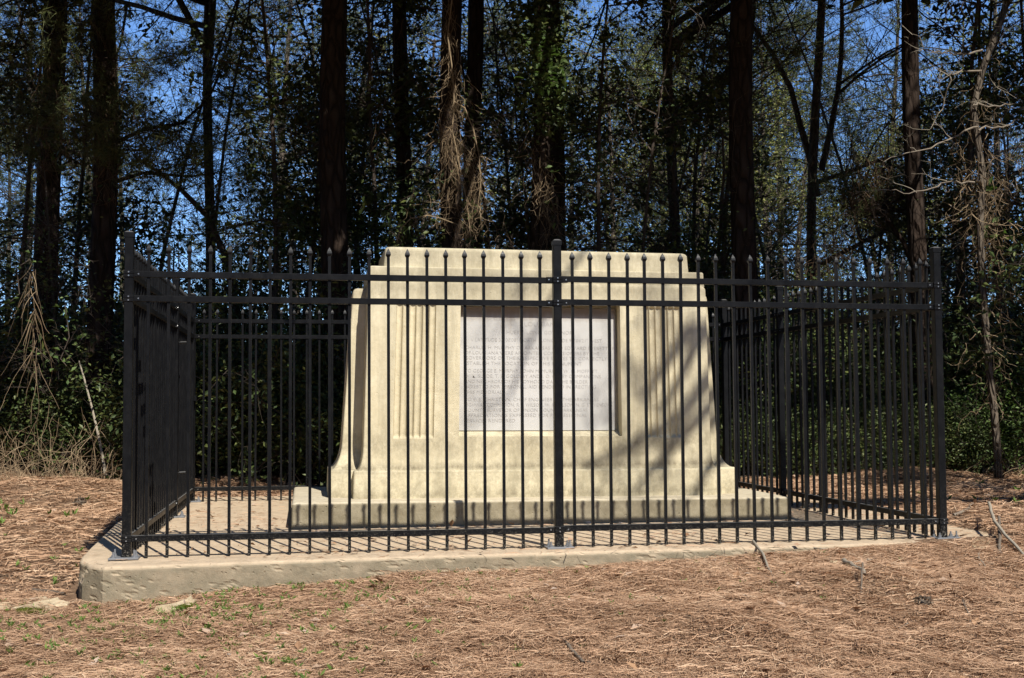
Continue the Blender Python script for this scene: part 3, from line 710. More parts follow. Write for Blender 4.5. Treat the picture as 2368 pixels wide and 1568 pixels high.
grow(mb, tp, (.2, 0, 4.1), (1, 0, .25), 2.4, .035, 0, (6, 5, 3), .12, .03, .7, (8, 5, 4, 3)); grow(mb, tp, (.15, 0, 2.8), (1, -.2, .35), 2.6, .04, 0, (7, 5, 3), .12, .02, .7, (8, 5, 4, 3)); grow(mb, tp, (.1, 0, 2.0), (-.9, 0, .4), 1.6, .03, 0, (6, 4, 3), .12, .02, .7, (8, 5, 4, 3))
mb.build('branch', M['grey_bark'], r, True)
MB().leaves(around(tp, 1, .1), .06).build('crown', M['leaf_far'], r)

# ---------- understory evergreens: dark leaves, several stems
def evergreen(h, r, nl=9, leafs=9, leaf=.085, lean=0):
    br = MB(); tips = []
    P = poly((0, 0, -.1), (lean, 0, 1), h, 9, .06, .02)
    br.tube(P, np.linspace(.045, .012, len(P)), 7, .3)
    for i in range(nl*3):
        t = rng.uniform(.12, 1)*(len(P)-1); k = min(int(t), len(P)-2); q = P[k]+(P[k+1]-P[k])*(t-k)
        a = rng.uniform(0, 6.283); zf = q[2]/h
        L = r*rng.uniform(.5, 1.1)*(1.0-.45*zf)
        grow(br, tips, q, (math.cos(a), math.sin(a), rng.uniform(-.1, .6)), L, .013, 1, (0, 5, 3), .16, .01, .8, (4, 4, 3, 3), .45, .2)
    T = np.array(tips); lf = MB(); lf.leaves(around(T, max(4, leafs-4), .095), leaf*1.15, .5, .48, droop=.3)
    return br.mesh('stems', M['twig']), lf.mesh('leaves', M['leaf_dark'])
EV = [evergreen(6.5, 1.5), evergreen(5.0, 1.35, 8), evergreen(7.5, 1.7, 10), evergreen(4.0, 1.2, 7, 9, .07)]
def put(kind, meshes, px, Y, sc=1.0, rot=None, names=('stems', 'leaves'), z=None, sx=1):
    x = at(px, 900, Y)[0]; g = float(terrain(x, Y, False)) if z is None else z
    r = empty(kind, (x, Y, g), (0, 0, rng.uniform(0, 6.28) if rot is None else rot)); r.scale = (sc*sx, sc*sx, sc)
    for n_, me in zip(names, meshes): link(n_, me, r)
    return r
for px, Y, k, sc in [(640, 7.6, 2, 1.0), (690, 8.4, 0, 1.0), (720, 10.2, 2, 1), (20, 9.0, 2, 1), (170, 9.5, 0, 1.05), (300, 10.5, 1, .5), (430, 9.5, 3, .8), (520, 9.8, 3, .8), (-120, 7.0, 2, 1),
                     (870, 8.6, 0, 1.1), (985, 9.4, 2, 1), (1170, 8.3, 0, 1.0), (1180, 10.2, 2, .95), (1345, 8.5, 0, 1.05), (1400, 7.7, 2, .95), (1530, 8.0, 1, 1.15),
                     (1600, 9.4, 2, .95), (1640, 7.8, 3, 1.1), (2060, 7.9, 1, .85), (2200, 7.4, 0, 1), (2250, 9.2, 2, 1), (2340, 7.0, 2, 1), (2420, 6.0, 0, 1.1), (1790, 8.2, 3, .8), (800, 10.5, 2, 1.0)]:
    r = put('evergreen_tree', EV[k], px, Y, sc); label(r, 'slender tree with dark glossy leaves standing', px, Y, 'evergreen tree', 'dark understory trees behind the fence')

for i, (x, y, k, sc) in enumerate(((5.3, .3, 1, .8), (6.2, 1.5, 0, .8), (5.6, 2.6, 3, 1.0), (-7.4, 5.0, 1, .9))):  # unseen evergreens added to shade the ground beside the slab
    r = empty('evergreen_tree', (x, y, .02), (0, 0, i*2.0)); r.scale = (sc,)*3
    for n_, me in zip(('stems', 'leaves'), EV[k]): link(n_, me, r)
    tag(r, 'leafy evergreen added out of view beside the clearing to shade the ground', 'evergreen tree', 'added shade evergreens beside the clearing')

# ---------- bare twiggy saplings
def sapling(h, n1, r=.03):
    mb = MB(); tips = []
    P = poly((0, 0, -.1), (rng.normal()*.08, rng.normal()*.05, 1), h, 10, .05, .02); mb.tube(P, np.linspace(r, r*.25, len(P)), 7, .5)
    for i in range(n1):
        t = rng.uniform(.1, 1)*(len(P)-1); k = min(int(t), len(P)-2); q = P[k]+(P[k+1]-P[k])*(t-k); a = rng.uniform(0, 6.283)
        grow(mb, tips, q, (math.cos(a), math.sin(a), rng.uniform(.1, .9)), h*.22*rng.uniform(.5, 1.2), r*.3, 1, (0, 5, 4, 3), .16, .03, .7, (4, 3, 3, 3, 3), .55, .2)
    lf = MB().leaves(around(tips, 1, .04)[::3], .035)
    return mb.mesh('stems', M['twig']), lf.mesh('leaves', M['leaf_mid'])
SP = [sapling(6.5, 26), sapling(7.5, 30, .04), sapling(5.0, 22, .022)]
for i in range(34):
    if i in (2, 4, 22, 23, 24): continue
    px = [20, 330, 395, 440, 500, 545, 590, 860, 900, 980, 1010, 1160, 1200, 1330, 1380, 1440, 1500, 1560, 1610, 1660, 1780, 1830, 1900, 1950, 1990, 2050, 2100, 2180, 2215, 2260, 2300, 2350, 150, 1240][i]
    Y = float(rng.uniform(7.0, 13)) if i not in (3, 4) else 9.5
    r = put('sapling', SP[i % 3], px, Y, rng.uniform(.85, 1.2)); label(r, 'thin bare twiggy sapling', px, Y, 'sapling', 'bare saplings in the wood')
# the arching bare tree at the left gap
r = empty('bare_tree', (at(540, 900, 9.0)[0], 9.0, 0)); mb = MB(); tp = []
A_ = [at(x, y, 9.0)-np.array(r.location) for x, y in ((548, 1000), (545, 700), (520, 590), (480, 500), (420, 440), (370, 400), (310, 360))]
mb.tube(A_, [.06, .055, .045, .04, .032, .024, .012], 8, .3)
for q in A_[2:]:
    for _ in range(5): grow(mb, tp, q, (rng.normal(), rng.normal()*.6, .7), .9, .010, 1, (0, 5, 4, 3), .16, .03, .7, (4, 3, 3, 3))
mb.build('trunk', M['twig'], r, True); tag(r, 'dark bare tree arching to the left across the blue gap', 'tree')
r = empty('bare_tree', (at(2215, 1120, 6.6)[0], 6.6, 0)); mb = MB(); tp = []
A_ = [at(x, y, 6.6)-np.array(r.location) for x, y in ((2216, 1135), (2205, 1060), (2196, 960), (2172, 860), (2150, 760), (2120, 640), (2090, 560), (2030, 480))]
mb.tube(A_, [.075, .06, .055, .05, .042, .036, .03, .015], 8, .2)
for q in A_[3:]:
    for _ in range(4): grow(mb, tp, q, (rng.normal(), rng.normal()*.6, .5), .9, .012, 1, (0, 5, 4, 3), .16, .03, .7, (4, 3, 3, 3))
mb.build('trunk', M['pine_bark'], r, True); tag(r, 'dark crooked bare tree leaning left behind the right corner post', 'tree')

# ---------- brush: low shrubs that close the wood towards the ground
def shrub(h, r, n=26, leafs=10, leaf=.06, mt='leaf_dark'):
    br = MB(); tips = []
    for i in range(n):
        a = rng.uniform(0, 6.283); p = (rng.normal()*r*.25, rng.normal()*r*.25, -.05)
        grow(br, tips, p, (math.cos(a)*.55, math.sin(a)*.55, 1), h*rng.uniform(.5, 1.05), .009, 1, (0, 5, 4), .15, .01, .75, (4, 4, 3, 3), .5, .15)
    T = np.array(tips); lf = MB().leaves(around(T, leafs, .07), leaf, .5, .5)
    return br.mesh('stems', M['twig']), lf.mesh('leaves', M[mt])
SH = [shrub(1.7, .8), shrub(1.3, .9, 24), shrub(2.1, .9, 26), shrub(1.3, .7, 20, 7, .05, 'leaf_mid')]
sh = []
for Y, n, lo, hi in ((6.9, 20, -250, 2620), (8.3, 22, -200, 2600), (10.0, 24, -180, 2600), (12.5, 22, -150, 2500)):
    for i in range(n): sh.append((lo+(hi-lo)*(i+rng.uniform(.2, .8))/n, Y+rng.uniform(-.4, .4), int(rng.integers(3)), rng.uniform(.85, 1.25)))
sh += [(px_, 5.7+.5*((px_*7) % 3)/3, int(px_) % 3, .62) for px_ in range(1690, 2240, 42)]
sh += [(2250, 6.2, 3, .8), (2330, 5.6, 3, 1), (2380, 6.3, 3, 1.1), (2010, 7.0, 3, 1.0), (1900, 7.6, 3, 1.1), (600, 7.2, 3, .8)]
for px, Y, k, sc in sh:
    if Y < 7.5 and k != 3 and px < 330: continue
    r = put('shrub', SH[k], px, Y, sc); label(r, 'fresh green leafy shrub' if k == 3 else 'low dark leafy shrub', px, Y, 'shrub', 'undergrowth shrubs behind the fence')

# ---------- farther, sunlit trees
def far_tree(h, mt, pine_=False):
    br = MB(); tips = []
    P = poly((0, 0, -.2), (0, 0, 1), h, 10, .03, .02); br.tube(P, np.linspace(.16, .03, len(P)), 8, .5)
    for i in range(34 if pine_ else 30):
        t = rng.uniform(.28, 1)*(len(P)-1); k = min(int(t), len(P)-2); q = P[k]+(P[k+1]-P[k])*(t-k); a = rng.uniform(0, 6.283)
        grow(br, tips, q, (math.cos(a), math.sin(a), rng.uniform(.0, .7)), h*.24*(1.2-.7*t/len(P)), .035, 1, (0, 6, 4), .13, .02, .8, (4, 4, 3, 3), .45, .2)
    T = np.array(tips)
    if pine_: lf = MB().needles(T, unit(rng.normal(size=T.shape)+[0, 0, .4]), 11, .28, .018, .9)
    else: lf = MB().leaves(around(T, 4, .2), .11)
    return br.mesh('stems', M['grey_bark']), lf.mesh('leaves', M[mt])
FT = [far_tree(14, 'leaf_far'), far_tree(17, 'pine_leaf', True), far_tree(12, 'leaf_far'), far_tree(15, 'pine_leaf', True)]
for i in range(46):
    px = -250+2900*((i*.618034) % 1); Y = 21+26*((i*.7548) % 1)
    if 310 < px < 570 or 1880 < px < 2060:
        continue
    k = int(rng.integers(4))
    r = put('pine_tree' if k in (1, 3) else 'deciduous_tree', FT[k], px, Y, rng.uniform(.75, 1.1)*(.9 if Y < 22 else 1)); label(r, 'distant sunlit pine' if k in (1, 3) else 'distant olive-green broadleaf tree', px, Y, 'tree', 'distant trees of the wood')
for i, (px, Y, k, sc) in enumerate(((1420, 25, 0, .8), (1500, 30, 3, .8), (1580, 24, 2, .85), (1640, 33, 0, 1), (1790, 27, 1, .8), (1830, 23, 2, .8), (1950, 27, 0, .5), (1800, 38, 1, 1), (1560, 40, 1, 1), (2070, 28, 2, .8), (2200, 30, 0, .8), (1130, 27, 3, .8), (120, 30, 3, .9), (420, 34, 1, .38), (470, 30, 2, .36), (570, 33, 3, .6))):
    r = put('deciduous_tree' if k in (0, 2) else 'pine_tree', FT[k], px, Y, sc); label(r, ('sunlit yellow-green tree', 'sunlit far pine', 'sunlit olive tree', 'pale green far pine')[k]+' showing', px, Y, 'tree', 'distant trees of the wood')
# the far wood itself, a low mass nobody could count
wd = MB(); N = 60000
u = rng.uniform(0, 1, N); yy = 14+34*u**1.3; xx = rng.uniform(-1, 1, N)*(8+yy*.62)+yy*.10
hh = 1.7+1.3*fbm(xx*.35, yy*.3, 3, 40)*2+.035*yy; zz_ = rng.uniform(0, 1, N)**1.1*hh
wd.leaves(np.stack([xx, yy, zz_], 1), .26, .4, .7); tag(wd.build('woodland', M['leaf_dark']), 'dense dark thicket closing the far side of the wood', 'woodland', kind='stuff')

# ---------- vines
def strands(mb, P0, n, L, spread, curl, dirz=-1, r=.0035, seg=9, side=(0, 0)):
    for _ in range(n):
        p = np.array(P0)+rng.normal(size=3)*np.array(spread)
        d = unit(np.array([rng.normal()*.35+side[0], rng.normal()*.3+side[1], dirz+rng.normal()*.25]))
        P = poly(p, d, L*rng.uniform(.35, 1.1), seg, curl, -.04)
        mb.tube(P, np.linspace(r, r*.45, len(P))*rng.uniform(.7, 1.4), 3, rng.uniform(.1, 1))
def vine(name, pts, Y, n, L, spread, lab, curl=.16, mt='dead_vine', r=.0035):
    o = empty(name, tuple(at(pts[0][0], pts[0][1], Y))); mb = MB(); c0 = np.array(o.location)
    for (x, y), k in zip(pts, n):
        strands(mb, at(x, y, Y)-c0, k, L, spread, curl, -1, r)
    mb.build('strands', M[mt], o); tag(o, lab, 'vine'); return o
vine('dead_vine', [(1030, 0), (1033, 60), (1038, 120), (1046, 180), (1050, 240), (1030, 250), (1040, 300), (1066, 330), (1030, 350), (1058, 380), (1090, 390), (1050, 430), (1098, 440), (1015, 300)], 6.85, (16, 18, 22, 26, 34, 20, 40, 44, 34, 46, 34, 26, 26, 12), .36, (.06, .06, .13), 'pale dead vine hanging in a long ragged mass on the paired pines', .24, r=.003)
for pts_, lab in (([(1050, 235), (1075, 250), (1095, 300), (1108, 360), (1112, 420), (1106, 470)], 'single long vine stem arching to the right below the pale vine mass'), ([(1045, 0), (1035, 80), (1046, 160), (1050, 230), (1046, 300), (1062, 380), (1080, 470), (1090, 560)], 'woody vine stem running down the paired pines inside the pale mass'), ([(918, 560), (925, 530), (950, 505), (990, 498), (1020, 505), (1060, 520)], 'thin pale tendril curving over the monument top to the left')):
    o = empty('dead_vine', tuple(at(*pts_[0], 6.75))); Q = np.array([at(x, y, 6.75) for x, y in pts_])-np.array(o.location); mb = MB().tube(Q, np.linspace(.009, .005, len(Q)), 5, .8)
    for q in Q[1:]:
        strands(mb, q, 7, .35, (.03, .03, .05), .3, -1, .0028)
    mb.build('strands', M['dead_vine'], o); tag(o, lab, 'vine')
vine('dead_vine', [(1100, 420), (1110, 490), (1080, 520), (1040, 470), (1000, 420), (1120, 540)], 6.9, (12, 14, 14, 10, 8, 10), .8, (.14, .05, .2), 'loose curling dead tendrils behind the monument top below the pale vine mass', .42, r=.003)
vine('dead_vine', [(1228, 330), (1240, 380), (1252, 420), (1262, 450), (1272, 490), (1286, 520)], 6.6, (12, 18, 24, 24, 18, 12), .5, (.08, .06, .14), 'reddish dead vine slanting down to the middle fence post', .28, r=.003)
vine('dead_vine', [(2275, 500), (2290, 560), (2262, 380), (2280, 430), (2300, 620), (2295, 700), (2275, 800), (2290, 900), (2250, 470), (2310, 480), (2330, 400), (2240, 340), (2320, 300), (2290, 200)], 5.1, (44, 50, 34, 44, 40, 30, 24, 20, 24, 24, 22, 22, 22, 20), .55, (.12, .08, .2), 'tangled brown vine wrapped round the thin trunk at the right edge', .36, r=.003)
vine('dead_vine', [(2180, 120), (2120, 140), (2010, 60), (2040, 200), (1990, 330)], 7.4, (26, 20, 22, 26, 14), .9, (.3, .1, .3), 'brown hanging tendrils high before the reddish pine', .2)
vine('dead_vine', [(1990, 420), (1960, 480), (2040, 360), (2080, 420), (1920, 560), (1900, 640)], 7.3, (90, 90, 80, 70, 80, 60), .8, (.28, .2, .26), 'dark brown drape of straw and vine slanting down left of the reddish pine', .2, 'brown_vine')
vine('dead_vine', [(75, 640), (78, 720), (82, 800)], 6.2, (12, 12, 8), .7, (.02, .03, .12), 'bundle of pale dead vine hanging left of the enclosure', .10)
vine('dead_vine', [(110, 120), (140, 60), (60, 150), (130, 240), (90, 330), (230, 250), (190, 90), (300, 300), (250, 380)], 7.3, (80, 70, 70, 70, 60, 70, 60, 50, 50), .5, (.26, .14, .24), 'brown needle-laden straw hanging high on the two left pines', .2, 'brown_vine')
vine('dead_vine', [(850, 120), (870, 240), (900, 60), (960, 150), (880, 400)], 8.0, (26, 26, 22, 24, 20), .8, (.15, .1, .25), 'thin dark tendrils hanging between the thick pine and the slender one', .2, 'brown_vine')
vine('dead_vine', [(1430, 80), (1480, 160), (1400, 240), (1520, 60), (1560, 180), (1450, 330), (1590, 300)], 8.2, (26, 26, 24, 24, 24, 22, 20), .9, (.3, .2, .3), 'thin dark hanging stems high right of the ivy-clad pine', .16, 'brown_vine')
vine('dead_vine', [(640, 60), (700, 160), (660, 260), (600, 330), (720, 360), (560, 420), (480, 470)], 8.0, (24, 24, 24, 20, 24, 20, 20), .8, (.25, .2, .3), 'thin dark hanging stems among the glossy leaves left of the thick pine', .16, 'brown_vine')
# ivy on the pine over the middle post, greenbrier leaves elsewhere
def ivy(name, spots_, Y, leaf, lab, mt='leaf_dark', per=60, rad=(.16, .14, .16)):
    o = empty(name, tuple(at(*spots_[0], Y))); mb = MB(); c0 = np.array(o.location); Cs = []
    for x, y in spots_:
        Cs.append(at(x, y, Y)-c0+rng.normal(size=(per, 3))*np.array(rad))
    mb.leaves(np.concatenate(Cs), leaf, .3, .62, droop=.2); mb.build('leaves', M[mt], o)
    st = MB(); c_ = np.array([at(x, y, Y+.05)-c0 for x, y in sorted(spots_, key=lambda q: q[1])])
    st.tube(c_, np.full(len(c_), .006), 4, .4); st.build('stem', M['twig'], o)
    tag(o, lab, 'vine'); return o
ivy('ivy', [(1240, 30), (1260, 80), (1250, 140), (1270, 190), (1225, 110), (1290, 140), (1235, 210), (1280, 250), (1215, 60), (1300, 60), (1262, 290), (1240, 0)], 6.6, .085, 'thick green ivy clothing the pine above the middle fence post', per=150)
ivy('climbing_vine', [(1255, 120), (1262, 160), (1278, 175), (1248, 185), (1268, 135), (1240, 100), (1290, 190)], 6.3, .10, 'pale sunlit cluster of vine leaves hanging before the ivy', 'leaf_mid', 16, (.1, .05, .1))
for i, (x, y) in enumerate(((1270, 372), (1285, 600), (1310, 555), (2275, 435), (2282, 530), (2300, 540), (2345, 230), (2290, 515))):
    pass
ivy('climbing_vine', [(2276, 436), (2285, 520), (2300, 530), (2280, 545), (2345, 225), (2330, 240)], 5.1, .10, 'big round green leaves on the vine at the right edge', 'leaf_mid', 5, (.07, .04, .06))
ivy('climbing_vine', [(38, 620), (45, 680), (30, 720), (15, 705), (70, 600)], 6.0, .07, 'pale yellow-green briar tendril at the left edge', 'leaf_mid', 4, (.05, .04, .05))
ivy('climbing_vine', [(1268, 370), (1276, 400), (1278, 470), (1290, 520), (1305, 570)], 6.5, .09, 'few heart-shaped leaves on the vine above the middle post', 'leaf_mid', 3, (.05, .03, .04))
ivy('climbing_vine', [(150, 700), (155, 740), (160, 780), (140, 830), (165, 860)], 6.2, .07, 'fresh green briar leaves beside the leaning pale stick', 'leaf_mid', 7, (.08, .06, .07))
# the vine-wrapped leaning tree at the right edge with its pale twigs
r = empty('deciduous_tree', tuple(at(2312, 1130, 5.0)*np.array([1, 1, 0]))); c0 = np.array(r.location); mb = MB()
mb.tube([at(x, y, 5.0)-c0 for x, y in ((2314, 1145), (2308, 1060), (2300, 960), (2288, 860), (2278, 740), (2270, 620), (2266, 520), (2272, 400), (2250, 250), (2275, 150), (2310, 60), (2340, -30))], [.055, .046, .044, .042, .042, .040, .040, .040, .040, .038, .038, .036], 10, .6, .12)
mb.build('trunk', M['grey_bark'], r, True)
for L_ in ([(2272, 165), (2220, 165), (2195, 175), (2185, 240), (2150, 300)], [(2262, 290), (2200, 320), (2120, 350), (2040, 372)], [(2262, 300), (2330, 290), (2380, 260)], [(2258, 420), (2190, 418), (2120, 445), (2060, 440)], [(2268, 120), (2200, 125), (2150, 118), (2110, 80)], [(2250, 240), (2300, 245), (2360, 235)]):
    tw = MB(); Lp = np.array([at(x, y, 4.9+rng.uniform(-.05, .05))-c0 for x, y in L_]); tq = np.linspace(0, len(Lp)-1, 14); Lq = np.stack([np.interp(tq, range(len(Lp)), Lp[:, i]) for i in range(3)], 1)+rng.normal(size=(14, 3))*.014; tw.tube(Lq, np.linspace(.012, .003, 14), 6, .6)
    tp = []
    for x, y in L_[1:]: grow(tw, tp, at(x, y, 4.9)-c0, (-.8, rng.normal()*.3, .3), .35, .004, 2, (0, 0, 3, 2), .2, .02, .6, (3, 3, 3, 3), .5, .2, (.8, 1))
    tw.build('branch', M['stick'], r)
tag(r, 'thin crooked tree with pale bare twigs at the right edge of the picture', 'tree')
# leaning pale stick at the left
mb = MB(); P_ = [at(x, y, Y) for x, y, Y in ((183, 835, 6.6), (196, 880, 6.5), (212, 940, 6.4), (226, 1000, 6.3), (238, 1060, 6.2), (244, 1100, 6.1))]
mb.tube(P_, np.linspace(.008, .017, 6), 6, .95); tag(mb.build('fallen_branch', M['stick']), 'pale thin branch leaning upright left of the enclosure', 'branch')
# dead brush at the left foot of the wood
br = empty('dead_brush', tuple(at(110, 1040, 6.2)*np.array([1, 1, 0])+np.array([0, 0, .05]))); mb = MB(); c0 = np.array(br.location)
for i in range(420):
    p = np.array([rng.uniform(-1.4, .75), rng.normal()*.4, 0]); strands(mb, p, 1, .95, (.05, .05, .02), .28, rng.uniform(.1, 2.2), .0030, 8, (rng.normal()*.8, rng.normal()*.5))
mb.build('stems', M['dead_vine'], br); tag(br, 'tangle of dry brown brush at the wood edge left of the fence', 'brush')
br = empty('dead_brush', tuple(at(2320, 1150, 5.2)*np.array([1, 1, 0])+np.array([0, 0, .05]))); mb = MB()
for i in range(90):
    p = np.array([rng.uniform(-.9, .9), rng.normal()*.3, 0]); strands(mb, p, 1, .5, (.05, .05, .02), .28, rng.uniform(.1, .9), .0032, 8, (rng.normal()*.7, rng.normal()*.4))
mb.build('stems', M['dead_vine'], br); tag(br, 'low tangle of dry brush beyond the right corner post', 'brush')
# tree at the right, outside the picture, whose boughs throw the soft shadows on the monument
r = empty('deciduous_tree', (7.6, -5.0, 0)); mb, P_ = trunk_mb(10, .16, .09); mb.build('trunk', M['grey_bark'], r, True)
def sunpt(x, z, t, y=1.8): return np.array([x, y, z])+SUN*t-np.array([7.6, -5.0, 0])
mb = MB(); tp = []
for pts in ([(2.3, 1.75, 9.6), (1.75, 1.2, 9.2), (1.4, .85, 9.1), (.95, .55, 9.0), (.6, .42, 8.9)], [(2.3, 1.5, 9.4), (1.8, 1.3, 9.3), (1.55, 1.05, 9.2), (1.3, .62, 9.0), (1.2, .25, 9.0)], [(2.2, 1.9, 9.4), (1.7, 1.5, 9.0), (1.45, 1.5, 9), (1.25, 1.2, 8.9), (1.1, 1.0, 8.8)], [(2.2, 1.35, 9.5), (1.85, 1.1, 9.3), (1.5, .75, 9.2), (1.25, .5, 9.1), (1.0, .2, 9.0)], [(2.2, 2.2, 9.5), (1.8, 1.75, 9.4), (1.5, 1.35, 9.2), (1.35, 1.05, 9.1), (1.2, .85, 9.0)], [(2.4, 1.0, 9.6), (2.0, .8, 9.4), (1.75, .6, 9.2), (1.55, .3, 9.1), (1.45, .1, 9.0)], [(1.5, 2.9, 9.3), (.7, 2.3, 9), (.45, 1.95, 8.8), (.2, 1.5, 8.7), (.05, 1.1, 8.6)]):
    Q = np.array([sunpt(*p) for p in pts]); Q = np.concatenate([[[-.0, 0, 6.2], Q[0]*.5+np.array([0, 0, 3.3])], Q])
    mb.tube(Q, np.linspace(.075, .028, len(Q))*(.45 if pts[0][1] == 2.9 else 1), 7)
    for q in Q[3:]:
        for _ in range(2): grow(mb, tp, q, (-1, rng.normal()*.6, rng.normal()*.5), .55, .008, 2, (0, 0, 4, 3), .15, 0, .7, (3, 3, 3, 3), .5)
mb.build('branch', M['grey_bark'], r, True); MB().leaves(around(tp, 1, .05)[::2], .05).build('crown', M['leaf_mid'], r)
tag(r, 'bare tree right of the clearing whose boughs shade the monument', 'tree')
# unseen trees added round the clearing, behind the camera, to block sky light
for i, (x, y) in enumerate(((-12, -3), (-12, -9), (-13, -15), (-8, -24), (0, -28), (9, -27), (16, -20), (18, -10), (15, -3), (12.5, 2.5), (-13, 3))):
    r = empty('pine_tree', (x, y, -.4), (0, 0, i*1.3)); 
    if i == 0: tmb, _ = trunk_mb(16, .2, .12); TM = tmb.mesh('trunk', M['pine_bark'], True)
    link('trunk', TM, r); link('crown', EVB, r); tag(r, 'pine added round the clearing outside the picture to block sky light', 'pine tree', 'added pines round the clearing')
# pine boughs crossing the blue gap at the left
for pts, lab in (([(268, 330), (330, 300), (420, 285), (480, 230), (520, 150)], 'pine bough rising to the right across the blue gap left of the monument'), ([(268, 420), (330, 400), (440, 408), (500, 400)], 'lower level pine bough in the blue gap left of the monument')):
    r = empty('pine_bough', tuple(at(*pts[0], 8.4))); c0 = np.array(r.location); Q = np.array([at(x, y, 8.4+.1*i) for i, (x, y) in enumerate(pts)])-c0
    mb = MB().tube(Q, np.linspace(.03, .010, len(Q)), 6); tp = []
    for q in list(Q[1:])+list((Q[1:]+Q[:-1])/2)[1:]:
        for _ in range(4): grow(mb, tp, q, (.7, rng.normal()*.5, rng.normal()*.5), .55, .006, 2, (0, 0, 4, 2), .12, .01, .6, (4, 4, 3, 3), .5, .3)
    mb.build('branch', M['pine_bark'], r); T = np.array(tp); MB().needles(T[::2], unit(rng.normal(size=T[::2].shape)+[.3, 0, .3]), 12, .16, .006, .7).build('needles', M['pine_leaf'], r); tag(r, lab, 'pine bough')
# hanging sprays of pine foliage round the two left pines and elsewhere, olive with dead straw caught in them
def spray(px, py, Y, L, n, lab, dead=.3):
    r = empty('pine_bough', tuple(at(px, py, Y))); mb = MB(); tp = []
    for _ in range(n): grow(mb, tp, rng.normal(size=3)*[.12, .1, .08], (rng.normal(), rng.normal()*.5, rng.normal()*.35-.05), L, .008, 1, (0, 5, 4), .14, -.02, .7, (4, 4, 3, 3), .5, .2)
    mb.build('branch', M['pine_bark'], r); T = np.array(tp); nb = MB()
    nb.needles(T, unit(rng.normal(size=T.shape)*[1, 1, .6]+[0, 0, -.35]), 8, .17, .0055, .55); nb.build('needles', M['pine_leaf'], r)
    s = MB()
    for q in T[::max(1, int(6/dead*.3))]: strands(s, q, 1, .3, (.03, .03, .03), .2, -1, .0028, 5)
    s.build('straw', M['brown_vine'], r); return tag(r, lab, 'pine bough')
for px, py, Y, L, n, lab in ((60, 90, 7.4, .7, 9, 'olive pine spray at the top left corner'), (150, 40, 7.2, .6, 9, 'olive pine spray in front of the left pine near the top'), (130, 230, 7.3, .6, 9, 'shaggy pine spray hugging the left pine a third of the way down'),
        (240, 150, 7.1, .6, 9, 'shaggy pine spray over the second pine near the top'), (250, 300, 7.1, .55, 8, 'green pine spray on the second pine at mid height'), (40, 330, 7.6, .6, 8, 'pine spray at the left edge at mid height'), (330, 330, 7.6, .55, 7, 'brownish pine spray left of the arching bare tree'),
        (420, 400, 8.0, .5, 6, 'small brownish pine spray above the arching bare tree'), (400, 310, 9.4, .4, 4, 'small green pine tuft in the blue gap'), (480, 90, 8.2, .6, 7, 'pine spray at the top of the blue gap'), (1750, 120, 7.0, .6, 7, 'dark pine spray right of the tall right pine'),
        (1660, 60, 8.0, .7, 8, 'pine spray left of the tall right pine near the top'), (900, 250, 8.4, .6, 8, 'dark pine spray between the thick pine and the slender one'), (1150, 150, 8.6, .7, 8, 'pine spray between the vine-draped pair and the ivy'), (2010, 480, 7.2, .6, 9, 'dark brown pine spray left of the reddish pine')):
    spray(px, py, Y, L, n, lab)
#SECTION4
# ------------------------------------------------------------------ pine straw and small things on the ground
def on_slab(x, y): return (x > -3.0) & (x < 3.1) & (y > -.27) & (y < 4.72)
def surf(x, y):
    z = terrain(x, y)
    return z
def litter(N, area, L, w, dens=None, lift=.010, tiltz=.16, mt=None, slab=False):
    x = rng.uniform(area[0], area[1], N); y = rng.uniform(area[2], area[3], N)
    # keep what the wedge of the picture can see, plus a margin
    d = (x-CAM[0])*FW[0]+(y-CAM[1])*FW[1]; s_ = (x-CAM[0])*RT[0]+(y-CAM[1])*RT[1]
    k = (np.abs(s_) < .62*d+.3) & (on_slab(x, y) == slab)
    if dens is not None: k &= rng.uniform(0, 1, N) < dens(x, y)
    x = x[k]; y = y[k]; n = len(x)
    z = zs(x)+.002 if slab else surf(x, y)
    a = fbm(x*1.1, y*1.1, 3, 60)*5+rng.normal(size=n)*(.9)+np.where(rng.uniform(0, 1, n) < .5, 0, 1.2)
    a = a+.6*fbm(x*5, y*5, 2, 61)
    tz = rng.normal(size=n)*tiltz*(.3 if slab else 1)
    D = np.stack([np.cos(a), np.sin(a), tz], 1); Ln = L*rng.uniform(.45, 1.15, n)
    heap = .035*np.clip(fbm(x*3.2, y*3.2, 3, 21)+.25, 0, 1)
    c = np.stack([x, y, z+lift*rng.uniform(0, 1.0, n)**1.5+(0 if slab else heap*rng.uniform(0, 1, n))], 1)
    if slab: c[:, 2] = z+.001+.003*rng.uniform(0, 1, n)
    B = np.stack([-np.sin(a), np.cos(a), rng.normal(size=n)*.25], 1)
    bend = rng.normal(size=n)*.16
    p0 = c-D*Ln[:, None]/2; p1 = c+B*(bend*Ln)[:, None]*.5+np.array([0, 0, 1])*(.03*Ln)[:, None]; p2 = c+D*Ln[:, None]/2
    W_ = (w*rng.uniform(.6, 1.3, n))[:, None]/2
    up = np.cross(D, B); S_ = B*W_+up*W_*rng.normal(size=(n, 1))*.4
    V = np.stack([p0-S_, p0+S_, p1-S_, p1+S_, p2], 1)
    if slab: V[..., 2] = np.maximum(V[..., 2], z[:, None]+.0015)
    i = np.arange(n)[:, None]*5
    patch = fbm(x*1.7, y*1.7, 3, 33)
    t = np.clip(rng.normal(size=n)*.2+.5+.22*patch-.18*(rng.uniform(0, 1, n) < .25), 0, 1)
    mb = MB(); mb.add(V.reshape(-1, 3), i+[[0, 1, 3, 2]], np.repeat(t, 5))
    mb.f.setdefault(3, []).append(i+[[2, 3, 4]])
    return mb
